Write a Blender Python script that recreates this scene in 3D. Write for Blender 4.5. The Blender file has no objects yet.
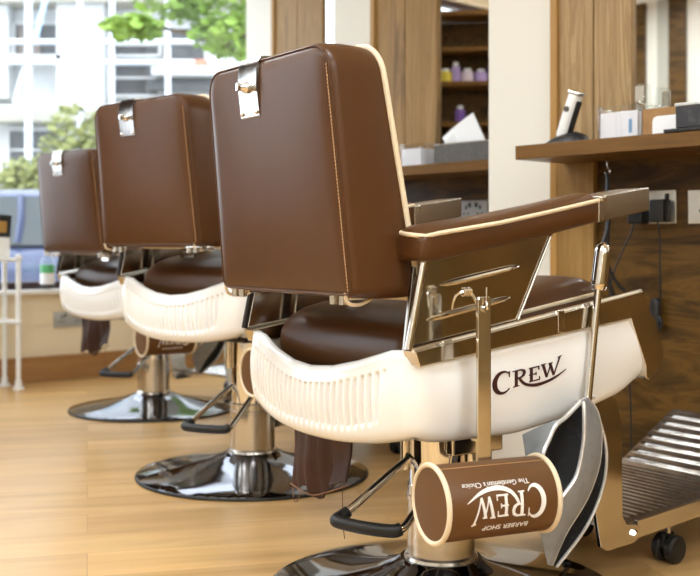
import bpy, bmesh, math, random
from mathutils import Vector, Matrix
random.seed(7)
R = math.radians
PI = math.pi
SC = bpy.context.scene
COL = SC.collection
FZ = -0.015            # floor height
K = 1.09               # scale of the work stations

# ------------------------------------------------------------------ materials
def mat(name, col, rough=.5, metal=0., coat=0., bump=None, var=None, spec=.5, trans=0., ior=1.45, aniso=None):
    m = bpy.data.materials.new(name); m.use_nodes = True
    nt = m.node_tree; b = nt.nodes['Principled BSDF']
    b.inputs['Base Color'].default_value = (*col, 1)
    b.inputs['Roughness'].default_value = rough
    b.inputs['Metallic'].default_value = metal
    b.inputs['Coat Weight'].default_value = coat
    b.inputs['Coat Roughness'].default_value = .08
    b.inputs['Specular IOR Level'].default_value = spec
    b.inputs['Transmission Weight'].default_value = trans
    b.inputs['IOR'].default_value = ior
    tc = nt.nodes.new('ShaderNodeTexCoord')
    if var:
        sc, c2, lo, hi = var
        n = nt.nodes.new('ShaderNodeTexNoise'); n.inputs['Scale'].default_value = sc; n.inputs['Detail'].default_value = 6
        nt.links.new(tc.outputs['Object'], n.inputs['Vector'])
        r = nt.nodes.new('ShaderNodeValToRGB')
        r.color_ramp.elements[0].position = lo; r.color_ramp.elements[0].color = (*col, 1)
        r.color_ramp.elements[1].position = hi; r.color_ramp.elements[1].color = (*c2, 1)
        nt.links.new(n.outputs['Fac'], r.inputs['Fac']); nt.links.new(r.outputs['Color'], b.inputs['Base Color'])
    if bump:
        sc, st, dist = bump
        n = nt.nodes.new('ShaderNodeTexNoise'); n.inputs['Scale'].default_value = sc; n.inputs['Detail'].default_value = 4
        nt.links.new(tc.outputs['Object'], n.inputs['Vector'])
        bp = nt.nodes.new('ShaderNodeBump'); bp.inputs['Strength'].default_value = st; bp.inputs['Distance'].default_value = dist
        nt.links.new(n.outputs['Fac'], bp.inputs['Height']); nt.links.new(bp.outputs['Normal'], b.inputs['Normal'])
    return m

def wood(name, stops, stretch=(1, 1, .08), scale=9, rough=.45, planks=None, dist=1.6, rot=0, coat=0.):
    m = bpy.data.materials.new(name); m.use_nodes = True
    nt = m.node_tree; b = nt.nodes['Principled BSDF']; b.inputs['Roughness'].default_value = rough; b.inputs['Specular IOR Level'].default_value = .5 if planks else .28
    b.inputs['Coat Weight'].default_value = coat; b.inputs['Coat Roughness'].default_value = .15
    tc = nt.nodes.new('ShaderNodeTexCoord')
    mp0 = nt.nodes.new('ShaderNodeMapping'); mp0.inputs['Rotation'].default_value = (0, 0, rot)
    nt.links.new(tc.outputs['Object'], mp0.inputs['Vector'])
    mp = nt.nodes.new('ShaderNodeMapping'); mp.inputs['Scale'].default_value = stretch
    nt.links.new(mp0.outputs['Vector'], mp.inputs['Vector'])
    vec = mp.outputs['Vector']
    if planks:
        L, Wd = planks
        br = nt.nodes.new('ShaderNodeTexBrick'); br.inputs['Scale'].default_value = 1
        br.inputs['Brick Width'].default_value = L; br.inputs['Row Height'].default_value = Wd
        br.inputs['Mortar Size'].default_value = .0012; br.inputs['Mortar Smooth'].default_value = .3
        br.offset = .37
        br.inputs['Color1'].default_value = (0, 0, 0, 1); br.inputs['Color2'].default_value = (1, 1, 1, 1)
        br.inputs['Mortar'].default_value = (.5, .5, .5, 1)
        nt.links.new(mp0.outputs['Vector'], br.inputs['Vector'])
        ad = nt.nodes.new('ShaderNodeVectorMath'); ad.operation = 'MULTIPLY_ADD'
        ad.inputs[1].default_value = (7, 3, 5)
        nt.links.new(br.outputs['Color'], ad.inputs[0]); nt.links.new(vec, ad.inputs[2]); vec = ad.outputs[0]
    n = nt.nodes.new('ShaderNodeTexNoise'); n.inputs['Scale'].default_value = scale
    n.inputs['Detail'].default_value = 8; n.inputs['Roughness'].default_value = .6; n.inputs['Distortion'].default_value = dist
    nt.links.new(vec, n.inputs['Vector'])
    r = nt.nodes.new('ShaderNodeValToRGB')
    els = r.color_ramp.elements
    while len(els) < len(stops): els.new(.5)
    for e, (p, c) in zip(els, stops): e.position = p; e.color = (*c, 1)
    nt.links.new(n.outputs['Fac'], r.inputs['Fac'])
    out = r.outputs['Color']
    if planks:
        mx = nt.nodes.new('ShaderNodeMix'); mx.data_type = 'RGBA'; mx.blend_type = 'MULTIPLY'; mx.inputs['Factor'].default_value = 1
        r2 = nt.nodes.new('ShaderNodeValToRGB')
        r2.color_ramp.elements[0].color = (.86, .84, .8, 1); r2.color_ramp.elements[1].color = (1.05, 1.04, 1.0, 1)
        nt.links.new(br.outputs['Color'], r2.inputs['Fac'])
        nt.links.new(out, mx.inputs['A']); nt.links.new(r2.outputs['Color'], mx.inputs['B']); out = mx.outputs['Result']
        mx2 = nt.nodes.new('ShaderNodeMix'); mx2.data_type = 'RGBA'; mx2.blend_type = 'MIX'
        mx2.inputs['B'].default_value = (.22, .13, .06, 1)
        mf = nt.nodes.new('ShaderNodeMath'); mf.operation = 'MULTIPLY'; mf.inputs[1].default_value = .55
        nt.links.new(br.outputs['Fac'], mf.inputs[0]); nt.links.new(mf.outputs[0], mx2.inputs['Factor'])
        nt.links.new(out, mx2.inputs['A']); out = mx2.outputs['Result']
    nt.links.new(out, b.inputs['Base Color'])
    bp = nt.nodes.new('ShaderNodeBump'); bp.inputs['Strength'].default_value = .08; bp.inputs['Distance'].default_value = .002
    nt.links.new(n.outputs['Fac'], bp.inputs['Height']); nt.links.new(bp.outputs['Normal'], b.inputs['Normal'])
    return m

def emis(name, col, st):
    m = bpy.data.materials.new(name); m.use_nodes = True
    b = m.node_tree.nodes['Principled BSDF']
    b.inputs['Base Color'].default_value = (.8, .8, .8, 1)
    b.inputs['Emission Color'].default_value = (*col, 1); b.inputs['Emission Strength'].default_value = st
    return m

def pane_mat(name, refl=.06, tint=(1, 1, 1)):
    m = bpy.data.materials.new(name); m.use_nodes = True
    nt = m.node_tree; nt.nodes.remove(nt.nodes['Principled BSDF'])
    o = nt.nodes['Material Output']
    t = nt.nodes.new('ShaderNodeBsdfTransparent'); t.inputs['Color'].default_value = (*tint, 1)
    g = nt.nodes.new('ShaderNodeBsdfGlossy'); g.inputs['Roughness'].default_value = .02
    lw = nt.nodes.new('ShaderNodeLayerWeight'); lw.inputs['Blend'].default_value = .5
    pw = nt.nodes.new('ShaderNodeMath'); pw.operation = 'POWER'; pw.inputs[1].default_value = 4
    ml = nt.nodes.new('ShaderNodeMath'); ml.operation = 'MULTIPLY_ADD'; ml.inputs[1].default_value = .6; ml.inputs[2].default_value = refl * .7
    nt.links.new(lw.outputs['Facing'], pw.inputs[0]); nt.links.new(pw.outputs[0], ml.inputs[0])
    mx = nt.nodes.new('ShaderNodeMixShader')
    nt.links.new(ml.outputs[0], mx.inputs[0]); nt.links.new(t.outputs[0], mx.inputs[1]); nt.links.new(g.outputs[0], mx.inputs[2])
    nt.links.new(mx.outputs[0], o.inputs['Surface'])
    return m

M = dict(
    leather=mat('brown leather', (.086, .0340, .0102), .33, bump=(420, .10, .0006), var=(3, (.075, .0295, .0088), .3, .7), spec=.38),
    leather_h=mat('headrest leather', (.120, .052, .0155), .45, bump=(300, .25, .0008), spec=.4),
    hide=mat('hanging leather', (.06, .022, .013), .6, bump=(40, .4, .004), var=(14, (.035, .012, .008), .35, .7)),
    piping=mat('cream piping', (.74, .62, .44), .5),
    stitch=mat('tan stitch', (.55, .33, .16), .7),
    thread=mat('brown thread', (.20, .10, .05), .8),
    white=mat('white porcelain', (.84, .84, .83), .16, coat=.5),
    chrome=mat('chrome', (.80, .78, .75), .055, 1.0),
    chrome2=mat('polished steel', (.70, .67, .62), .11, 1.0, bump=(6, .05, .002)),
    satin=mat('satin steel', (.66, .63, .58), .24, 1.0, bump=(220, .05, .0004)),
    darkm=mat('dark metal', (.03, .026, .024), .4, .6),
    blackchrome=mat('dark polished base', (.17, .17, .19), .06, 1.0),
    steelbar=mat('grey steel bar', (.36, .33, .30), .22, 1.0),
    rubber=mat('black rubber', (.012, .012, .012), .45),
    ribplate=mat('scuffed ribbed metal', (.50, .47, .44), .24, 1.0, bump=(30, .2, .001), var=(26, (.28, .25, .23), .45, .75)),
    maroon=mat('maroon lettering', (.045, .012, .012), .4),
    grey=mat('brushed grey sheet', (.27, .28, .29), .45, .1, var=(40, (.20, .21, .22), .5, .8)),
    black=mat('black lining', (.010, .010, .011), .75, var=(60, (.03, .03, .03), .55, .8), spec=.2),
    rim=mat('silver rim', (.74, .74, .74), .25, .5),
    letter=mat('white lettering', (.82, .80, .78), .5),
    wallc=mat('cream wall paint', (.73, .70, .62), .6, bump=(60, .03, .002)),
    wallw=mat('magnolia wall paint', (.82, .70, .50), .6),
    ceil=mat('white ceiling', (.82, .81, .78), .7),
    mirror=mat('mirror glass', (.80, .80, .79), .012, 1.0),
    plate2=mat('darkened chrome plate', (.42, .40, .38), .13, 1.0, bump=(9, .25, .004)),  # chrome colour darkened to tone down the bright window reflection
    plate=mat('socket plate steel', (.62, .62, .61), .3, .9),
    socket=mat('black plastic', (.014, .014, .015), .4),
    whitep=mat('white plastic', (.80, .80, .78), .3),
    paper=mat('white paper', (.84, .85, .87), .7),
    bluep=mat('blue print', (.20, .38, .62), .6),
    kraft=mat('kraft card', (.36, .20, .08), .8, var=(20, (.28, .15, .06), .4, .7)),
    greybox=mat('charcoal box', (.085, .078, .07), .6, var=(120, (.14, .13, .12), .45, .7)),
    dark=mat('black marbled box', (.03, .03, .035), .35, var=(14, (.16, .16, .17), .5, .75)),
    clear=pane_mat('clear plastic', tint=(.97, .97, .98)),
    clear2=pane_mat('clear glass', tint=(.96, .98, .97)),
    glass=pane_mat('window glass', tint=(.98, .99, 1.0)),
    wmetal=mat('white enamelled tube', (.82, .82, .80), .3),
    sillw=mat('white sill paint', (.85, .84, .80), .4),
    frame=mat('dark red-brown frame', (.05, .025, .022), .5),
    green=mat('green label', (.10, .42, .16), .5),
    water=pane_mat('clear bottle', tint=(.93, .96, .95)),
    gold=mat('gold print', (.40, .22, .05), .5),
    leaf=mat('leaf green', (.15, .27, .03), .5, var=(2.2, (.28, .40, .07), .35, .65)),
    shrub=mat('shrub green', (.17, .20, .06), .6, var=(2.0, (.28, .29, .10), .35, .65)),
    bark=mat('bark', (.12, .08, .05), .9),
    render=mat('white render', (.60, .61, .62), .8, var=(1.2, (.54, .55, .56), .4, .7)),
    stone=mat('pale stone band', (.40, .385, .33), .8),
    brick=mat('terracotta trough', (.50, .20, .13), .8),
    wglass=mat('house window glass', (.05, .055, .06), .15),
    curtain=mat('curtain', (.20, .17, .155), .8),
    pole=mat('scaffold tube', (.62, .66, .72), .4, .4),
    blueflag=mat('pale blue sheeting', (.42, .60, .80), .7),
    asphalt=mat('asphalt', (.30, .30, .30), .9, var=(8, (.24, .24, .24), .4, .6)),
    paving=mat('paving', (.52, .51, .48), .85, var=(3, (.46, .45, .42), .4, .6)),
    carpaint=mat('blue-grey car paint', (.035, .05, .12), .25, coat=.8),
    carglass=mat('car glass', (.05, .06, .065), .22),
    lampglass=mat('lamp lens', (.7, .7, .7), .2),
    yellow=mat('yellow tub', (.72, .58, .06), .4),
    lilac=mat('lilac bottle', (.52, .38, .72), .4),
    pinkish=mat('pale pink jar', (.74, .62, .70), .4),
    purple=mat('purple bottle', (.22, .10, .42), .4),
    floor=wood('oak laminate floor', [(.28, (.41, .235, .085)), (.46, (.55, .335, .135)), (.60, (.64, .41, .18)), (.76, (.50, .30, .115))],
               stretch=(.10, 1.0, 1), scale=7, rough=.30, planks=(1.28, .19), dist=.9, rot=R(-14)),
    oak=wood('oak board', [(.34, (.15, .080, .021)), (.46, (.32, .185, .058)), (.54, (.25, .138, .038)), (.66, (.34, .20, .066))], stretch=(6, 6, .42), scale=2.2, rough=.45, dist=1.6),
    oakpale=wood('pale veneer board', [(.34, (.18, .10, .038)), (.44, (.40, .265, .125)), (.52, (.27, .165, .066)), (.62, (.43, .29, .142))], stretch=(7, 7, .35), scale=2.0, rough=.42, dist=2.2),
    edging=wood('orange oak edging', [(.3, (.34, .18, .05)), (.7, (.42, .235, .07))], stretch=(5, 5, .3), scale=5),
    shelf=wood('shelf wood', [(.30, (.085, .038, .007)), (.5, (.160, .076, .016)), (.7, (.115, .053, .010))], stretch=(.5, 6, 8), scale=3.2, rough=.38, dist=1.4),
    walnut=wood('walnut panel', [(.30, (.020, .0088, .0015)), (.45, (.062, .030, .0048)), (.56, (.118, .058, .0095)), (.70, (.034, .016, .0024))], stretch=(.9, 4, 5.0), scale=2.0, rough=.4, dist=2.4),
    counter=wood('olive oak cladding', [(.3, (.16, .108, .042)), (.5, (.25, .17, .068)), (.7, (.19, .13, .05))], stretch=(5, 5, .4), scale=2.5),
    skirting=wood('oak skirting', [(.3, (.30, .15, .05)), (.7, (.42, .225, .085))], stretch=(.5, 5, 6), scale=4),
)

# ------------------------------------------------------------------ mesh helper
class MB:
    def __init__(s): s.v = []; s.f = []; s.m = []; s.wn = False
    def add(s, vs, fs, mi=0, mtx=None):
        o = len(s.v)
        s.v += [tuple(mtx @ Vector(p)) if mtx else tuple(p) for p in vs]
        s.f += [tuple(i + o for i in f) for f in fs]; s.m += [mi] * len(fs)
        return s
    def loft(s, rings, closed=True, cap0=True, cap1=True, mi=0):
        n = len(rings[0]); vs = [p for r in rings for p in r]; fs = []
        for i in range(len(rings) - 1):
            for j in range(n if closed else n - 1):
                k = (j + 1) % n
                fs.append((i * n + j, i * n + k, (i + 1) * n + k, (i + 1) * n + j))
        if cap0: fs.append(tuple(range(n)))
        if cap1: fs.append(tuple((len(rings) - 1) * n + j for j in range(n)))
        return s.add(vs, fs, mi)
    def box(s, lo, hi, bev=0., mtx=None, mi=0, seg=2):
        s.wn = s.wn or bev > 0
        bm = bmesh.new(); bmesh.ops.create_cube(bm, size=1)
        for v in bm.verts:
            v.co = Vector([lo[i] + (v.co[i] + .5) * (hi[i] - lo[i]) for i in range(3)])
        if bev > 0:
            bmesh.ops.bevel(bm, geom=bm.edges[:], offset=bev, segments=seg, affect='EDGES', profile=.5)
        bm.verts.index_update()
        s.add([v.co[:] for v in bm.verts], [[v.index for v in f.verts] for f in bm.faces], mi, mtx); bm.free()
        return s
    def prism(s, poly, thick, fn, mi=0, bev=0.):
        """poly of 2-D points; fn(a, b, h) -> 3-D; extruded over thick=(h0, h1)"""
        s.wn = s.wn or bev > 0
        bm = bmesh.new(); h0, h1 = thick
        a = [bm.verts.new(fn(p[0], p[1], h0)) for p in poly]; b = [bm.verts.new(fn(p[0], p[1], h1)) for p in poly]
        n = len(poly)
        bm.faces.new(a); bm.faces.new(b[::-1])
        for i in range(n): bm.faces.new((a[i], b[i], b[(i + 1) % n], a[(i + 1) % n]))
        bmesh.ops.recalc_face_normals(bm, faces=bm.faces[:])
        if bev: bmesh.ops.bevel(bm, geom=bm.edges[:], offset=bev, segments=2, affect='EDGES', profile=.5, clamp_overlap=True)
        bm.verts.index_update()
        s.add([v.co[:] for v in bm.verts], [[v.index for v in f.verts] for f in bm.faces], mi); bm.free()
        return s
    def tube(s, pts, r, seg=12, closed=False, mi=0, flat=None):
        pts = [Vector(p) for p in pts]; n = len(pts); rs = r if isinstance(r, (list, tuple)) else [r] * n
        rings = []; up = None
        for i, p in enumerate(pts):
            if closed: t = pts[(i + 1) % n] - pts[i - 1]
            else: t = pts[min(i + 1, n - 1)] - pts[max(i - 1, 0)]
            t.normalize()
            if up is None:
                up = t.orthogonal().normalized()
            up = (up - t * up.dot(t))
            up = up.normalized() if up.length > 1e-6 else t.orthogonal().normalized()
            sd = t.cross(up)
            rings.append([tuple(p + (up * math.cos(2 * PI * k / seg) + sd * math.sin(2 * PI * k / seg)) * rs[i]) for k in range(seg)])
        if closed:
            # align the last ring with the first
            o = len(s.v); s.v += [q for rg in rings for q in rg]
            best = min(range(seg), key=lambda d: sum((Vector(rings[-1][k]) - Vector(rings[0][(k + d) % seg])).length for k in range(seg)))
            for i in range(n):
                for k in range(seg):
                    k2 = (k + 1) % seg
                    if i < n - 1: q = (o + i * seg + k, o + i * seg + k2, o + (i + 1) * seg + k2, o + (i + 1) * seg + k)
                    else: q = (o + i * seg + k, o + i * seg + k2, o + (k2 + best) % seg, o + (k + best) % seg)
                    s.f.append(q); s.m.append(mi)
            return s
        return s.loft(rings, mi=mi)
    def lathe(s, prof, seg=48, c=(0, 0, 0), mtx=None, mi=0):
        vs = []; fs = []; n = len(prof)
        for k in range(seg):
            a = 2 * PI * k / seg
            for (r, z) in prof: vs.append((c[0] + r * math.cos(a), c[1] + r * math.sin(a), c[2] + z))
        for k in range(seg):
            k2 = (k + 1) % seg
            for i in range(n - 1): fs.append((k * n + i, k2 * n + i, k2 * n + i + 1, k * n + i + 1))
        if prof[0][0] > 1e-5: fs.append(tuple(k * n for k in range(seg)))
        if prof[-1][0] > 1e-5: fs.append(tuple(k * n + n - 1 for k in range(seg)))
        return s.add(vs, fs, mi, mtx)
    def ball(s, c, r, seg=20, rings=12, mi=0):
        rr = r if isinstance(r, (tuple, list)) else (r, r, r)
        pr = [(math.sin(PI * i / rings), -math.cos(PI * i / rings)) for i in range(rings + 1)]
        b = MB().lathe(pr, seg)
        return s.add([(c[0] + v[0] * rr[0], c[1] + v[1] * rr[1], c[2] + v[2] * rr[2]) for v in b.v], b.f, mi)
    def build(s, name, mats, parent=None, off=(0, 0, 0), loc=None, ang=32, props=None):
        me = bpy.data.meshes.new(name)
        me.from_pydata([(v[0] - off[0], v[1] - off[1], v[2] - off[2]) for v in s.v], [], s.f)
        if not isinstance(mats, (list, tuple)): mats = [mats]
        for m in mats: me.materials.append(m)
        bm = bmesh.new(); bm.from_mesh(me)
        for f, mi in zip(bm.faces, s.m): f.material_index = mi
        bmesh.ops.remove_doubles(bm, verts=bm.verts[:], dist=1e-6)
        bmesh.ops.recalc_face_normals(bm, faces=bm.faces[:])
        for f in bm.faces: f.smooth = True
        bm.to_mesh(me); bm.free()
        me.set_sharp_from_angle(angle=R(max(ang, 50) if s.wn else ang))
        o = bpy.data.objects.new(name, me); COL.objects.link(o)
        if s.wn:
            w = o.modifiers.new('flat faces', 'WEIGHTED_NORMAL'); w.keep_sharp = True; w.weight = 100
        if parent: o.parent = parent
        if loc: o.location = loc
        return o

def thing(name, label, cat, loc, rz=0., group=None):
    o = bpy.data.objects.new(name, None); COL.objects.link(o); o.empty_display_size = .1
    o.location = loc; o.rotation_euler = (0, 0, rz)
    return tag(o, label, cat, group)
def tag(o, label, cat, group=None):
    o['label'] = label; o['category'] = cat
    if group: o['group'] = group
    return o
def struct(o): o['kind'] = 'structure'; return o
def kids(o): return list(o.children)
def copy_tree(o, parent=None):
    c = o.copy(); COL.objects.link(c)
    if parent: c.parent = parent
    for ch in kids(o): copy_tree(ch, c)
    return c
def lerp(a, b, t): return a + (b - a) * t
def interp(x, tab):
    if x <= tab[0][0]: return tab[0][1]
    for (a, va), (b, vb) in zip(tab, tab[1:]):
        if x <= b: return lerp(va, vb, (x - a) / (b - a))
    return tab[-1][1]
def sm(x): x = max(0, min(1, x)); return x * x * (3 - 2 * x)
def spline(pts, n=8):
    P = [Vector(p) for p in pts]; out = []
    for i in range(len(P) - 1):
        p0 = P[max(i - 1, 0)]; p1 = P[i]; p2 = P[i + 1]; p3 = P[min(i + 2, len(P) - 1)]
        for k in range(n):
            t = k / n
            out.append(.5 * ((2 * p1) + (p2 - p0) * t + (2 * p0 - 5 * p1 + 4 * p2 - p3) * t * t + (3 * p1 - p0 - 3 * p2 + p3) * t ** 3))
    out.append(P[-1]); return [tuple(v) for v in out]

# ------------------------------------------------------------------ lettering
def ribbons():
    """the shop's four letter word with its underline sweep; unit cap height, as (points, widths)"""
    out = []
    n = 26; pts = []; ws = []
    for i in range(n + 1):
        a = R(42 + (318 - 42) * i / n)
        pts.append((.56 + .50 * math.cos(a), .46 + .64 * math.sin(a))); ws.append(.05 + .22 * max(0, math.sin(PI * i / n)) ** 1.3)
    out.append((pts, ws))
    out.append(([(.93, 1.06), (.93, .70)], [.05, .05]))
    out.append(([(1.34, 0), (1.34, 1)], [.17, .17]))
    out.append(([(1.16, .02), (1.52, .02)], [.06, .06])); out.append(([(1.12, .98), (1.40, .98)], [.06, .06]))
    b = [(1.34, .97), (1.62, .97), (1.80, .88), (1.84, .74), (1.78, .60), (1.62, .51), (1.38, .50)]
    out.append((b, [.07, .10, .15, .16, .15, .10, .06]))
    sw = spline([(1.52, .50, 0), (1.68, .22, 0), (1.98, -.04, 0), (2.5, -.20, 0), (3.1, -.19, 0), (3.75, -.03, 0), (4.45, .30, 0)], 6)
    out.append(([(p[0], p[1]) for p in sw], [interp(i / (len(sw) - 1), [(0, .13), (.25, .16), (.55, .20), (.8, .15), (1, .02)]) for i in range(len(sw))]))
    out.append(([(2.26, .06), (2.26, .94)], [.16, .16]))
    for y, x1 in ((.91, 2.74), (.50, 2.56), (.09, 2.78)): out.append(([(2.12, y), (x1, y)], [.075, .075]))
    for x, y in ((2.72, .80), (2.76, .19), (2.55, .50)): out.append(([(x, y - .10), (x, y + .10)], [.05, .05]))
    out.append(([(2.98, .95), (3.22, .10)], [.16, .13])); out.append(([(3.22, .10), (3.46, .86)], [.06, .06]))
    out.append(([(3.42, .92), (3.66, .12)], [.15, .13])); out.append(([(3.66, .12), (4.06, 1.22)], [.06, .09]))
    out.append(([(2.86, .95), (3.16, .95)], [.06, .06])); out.append(([(3.34, .92), (3.58, .92)], [.06, .06])); out.append(([(3.92, 1.16), (4.16, 1.24)], [.07, .05]))
    return out
def letters(fn, grow=0., h=.0008):
    """ribbon letters mapped on a surface by fn(x, y, height)"""
    mb = MB()
    for pts0, ws0 in ribbons():
        pts, ws = [], []
        for i in range(len(pts0) - 1):
            m = max(1, int(math.dist(pts0[i], pts0[i + 1]) / .09))
            for k in range(m): pts.append((lerp(pts0[i][0], pts0[i + 1][0], k / m), lerp(pts0[i][1], pts0[i + 1][1], k / m))); ws.append(lerp(ws0[i], ws0[i + 1], k / m))
        pts.append(pts0[-1]); ws.append(ws0[-1])
        n = len(pts); L = []; Rr = []
        for i, p in enumerate(pts):
            q0 = pts[max(i - 1, 0)]; q1 = pts[min(i + 1, n - 1)]
            dx, dy = q1[0] - q0[0], q1[1] - q0[1]; l = math.hypot(dx, dy) or 1
            w = ws[i] / 2 + grow; nx, ny = -dy / l * w, dx / l * w
            ex = (-grow if i == 0 else grow if i == n - 1 else 0)
            px, py = p[0] + dx / l * ex, p[1] + dy / l * ex
            L.append((px + nx, py + ny)); Rr.append((px - nx, py - ny))
        rings = [[fn(*L[i], 0), fn(*Rr[i], 0), fn(*Rr[i], h), fn(*L[i], h)] for i in range(n)]
        mb.loft(rings)
    return mb
def text_mesh(s, size, fn, h=.0006, align='CENTER'):
    cu = bpy.data.curves.new('t', 'FONT'); cu.body = s; cu.size = size; cu.align_x = align; cu.resolution_u = 3
    o = bpy.data.objects.new('t', cu); COL.objects.link(o)
    dg = bpy.context.evaluated_depsgraph_get(); dg.update()
    me = bpy.data.meshes.new_from_object(o.evaluated_get(dg))
    mb = MB(); nv = len(me.vertices)
    for hh in (h,):
        mb.add([fn(v.co.x, v.co.y, hh) for v in me.vertices], [tuple(p.vertices) for p in me.polygons])
    # rim down to the surface so that the lettering has a thickness
    from collections import Counter
    cnt = Counter(tuple(sorted(e)) for p in me.polygons for e in p.edge_keys)
    bv = [fn(v.co.x, v.co.y, 0) for v in me.vertices]; o2 = len(mb.v); mb.v += bv
    for (a, b), c in cnt.items():
        if c == 1: mb.f.append((a, b, b + o2, a + o2)); mb.m.append(0)
    bpy.data.objects.remove(o); bpy.data.curves.remove(cu); bpy.data.meshes.remove(me)
    return mb

# ------------------------------------------------------------------ barber chair (chair frame: x forward, y left)
CH = dict(one=((.198, 2.295), R(34.9), 0.), two=((-.321, 3.476), R(47.0), .086), three=((-.904, 4.85), R(46.3), .055))
LOW = set()     # parts that do not rise with the seat

def rr(hwb, hwt, z0, z1, rt, rb, n=7):
    out = []
    for cx, cz, r, a0 in ((hwt - rt, z1 - rt, rt, 0), (-(hwt - rt), z1 - rt, rt, 90), (-(hwb - rb), z0 + rb, rb, 180), (hwb - rb, z0 + rb, rb, 270)):
        for k in range(n + 1):
            a = R(a0 + 90 * k / n); out.append((cx + r * math.cos(a), cz + r * math.sin(a)))
    # extra points along the straight edges keep the bulged faces smooth
    full = []
    for i, p in enumerate(out):
        full.append(p)
        if i % (n + 1) == n:
            q = out[(i + 1) % len(out)]
            for k in range(1, 14): full.append((lerp(p[0], q[0], k / 14), lerp(p[1], q[1], k / 14)))
    return full

def make_chair(root):
    def part(mb, name, m, parent=root, low=False, ang=32):
        top = parent is root
        o = mb.build(name, m, parent, loc=(0, 0, -FZ) if top else None, ang=ang)
        if low: LOW.add(o.name)
        return o
    # --- base
    b = MB().lathe([(.375, FZ), (.378, FZ + .006), (.376, FZ + .012), (.366, FZ + .015), (.33, .008), (.27, .018), (.20, .030), (.14, .043), (.10, .056), (.088, .064), (.080, .064)], 96)
    base = part(b, 'base', M['blackchrome'], low=True)
    b = MB()
    b.tube([(.377 * math.cos(2 * PI * k / 96), .377 * math.sin(2 * PI * k / 96), FZ + .005) for k in range(96)], .005, 8, closed=True)
    rb = b.build('rim_strip', M['rubber'], base)
    b = MB().lathe([(.073, .05), (.082, .062), (.079, .070), (.073, .074), (.0725, .19), (.0755, .192), (.0755, .20), (.0725, .202), (.0725, .222), (.0, .222)], 64)
    part(b, 'column', M['satin'], low=True)
    b = MB().lathe([(.069, .14), (.069, .355), (.0, .355)], 64)
    part(b, 'piston', M['chrome'])
    b = MB()
    for dy, dx in ((-.055, .055), (-.078, .02), (.05, -.06)):
        part(MB().tube([(dx, dy, .25), (dx, dy, .37)], .010, 12), 'lift_rod', M['chrome2'])
    b.box((-.05, -.10, .30), (.09, -.075, .37), .004); b.tube([(.02, -.11, .335), (.02, -.06, .335)], .014, 16)
    part(b, 'lift_linkage', M['chrome2'])
    # --- foot pump
    p = [(-.05, .03, .285), (-.12, .035, .245), (-.215, .045, .182), (-.243, .045, .170), (-.247, .03, .167), (-.228, -.03, .166), (-.20, -.085, .167), (-.188, -.098, .172), (-.165, -.095, .182), (-.05, -.05, .25)]
    ped = part(MB().tube(spline(p, 6), .0085, 12), 'pump_pedal', M['chrome2'], low=True)
    g = spline(p, 6)[12:44]
    MB().tube(g, [.0125] + [.0135] * (len(g) - 2) + [.0125], 14).build('rubber_grip', M['rubber'], ped)
    # --- under frame
    b = MB().box((-.23, -.21, .385), (.24, .21, .50), .01)
    b.box((-.14, -.12, .345), (.14, .12, .40), .01); b.box((-.20, -.09, .355), (-.12, .09, .40), .006)
    part(b, 'under_frame', M['darkm'])
    # --- porcelain shell
    YS, XR, CR = .30, -.318, .045
    path = []       # (x, y, nx, ny, tag)
    for k in range(26): path.append((lerp(.302, XR + CR, k / 25), -YS, 0, -1))
    for k in range(1, 9):
        a = R(270 - 90 * k / 9); path.append((XR + CR + CR * math.cos(a), -YS + CR + CR * math.sin(a), math.cos(a), math.sin(a)))
    NR = 330; yr = YS - CR
    def bulge(y): return .030 * (1 - (y / yr) ** 2)
    for k in range(NR + 1):
        y = lerp(-yr, yr, k / NR); s = 2 * .030 * y / yr ** 2; l = math.hypot(1, s)
        path.append((XR - bulge(y), y, -1 / l, s / l * -1 * -1))
    half = path[:34]
    path += [(x, -y, nx, -ny) for x, y, nx, ny in half[::-1]]
    ZT = [(-.30, .551), (-.235, .546), (-.15, .521), (-.075, .505), (0, .499), (.075, .505), (.15, .521), (.235, .546), (.30, .551)]
    ZBs = [(-.33, .386), (-.229, .376), (-.054, .374), (.111, .395), (.246, .428), (.302, .459)]
    def zt(x, y):
        zr = interp(y, ZT); zs = .527 + (x + .31) * .109
        return lerp(zr, zs, sm((x + .285) / .04))
    def zb(x, y):
        zr = .356 + .030 * (abs(y) / .27) ** 2.4
        return lerp(zr, interp(x, ZBs), sm((x + .325) / .07))
    rings = []
    for (x, y, nx, ny) in path:
        t, bo = zt(x, y), zb(x, y); ring = []
        prof = [(.030, t - .05, 0), (.026, t - .012, 0), (.020, t - .001, 0), (.012, t + .002, 0), (.004, t - .002, 0), (.0, t - .012, 0)]
        zs0, zs1 = t - .016, bo + .032
        NV = 34
        for i in range(NV + 1): prof.append((-.006 * math.sin(PI * i / NV), lerp(zs0, zs1, i / NV), 1))
        prof += [(.002, bo + .022, 0), (.007, bo + .010, 0), (.016, bo + .003, 0), (.032, bo, 0), (.075, bo + .001, 0), (.13, bo + .012, 0)]
        for d, z, fl in prof:
            dd = d
            if x < -.28 and abs(y) < .27 and fl:
                my = sm((.258 - y) / .014) * sm((y + .242 - .03 * sm((t - z) / .16)) / .014); mz = sm((t - .030 - z) / .006) * sm((z - bo - .030 - .018 * (abs(y) / .26) ** 4) / .008)
                ph = (y + .26) / .52 * 27
                dd += my * mz * .0095 * (.5 - .5 * math.cos(2 * PI * ph)) ** 1.6
            px, py = x - nx * dd, y - ny * dd
            if px > .2:
                xf = .255 + (.588 - min(z, .588)) * .47 if z > .487 else .302
                px = .2 + (px - .2) * (xf - .2) / .102
            ring.append((px, py, z))
        rings.append(ring)
    shell = part(MB().loft(rings, closed=False, cap0=False, cap1=False), 'shell', M['white'], ang=60)
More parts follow.
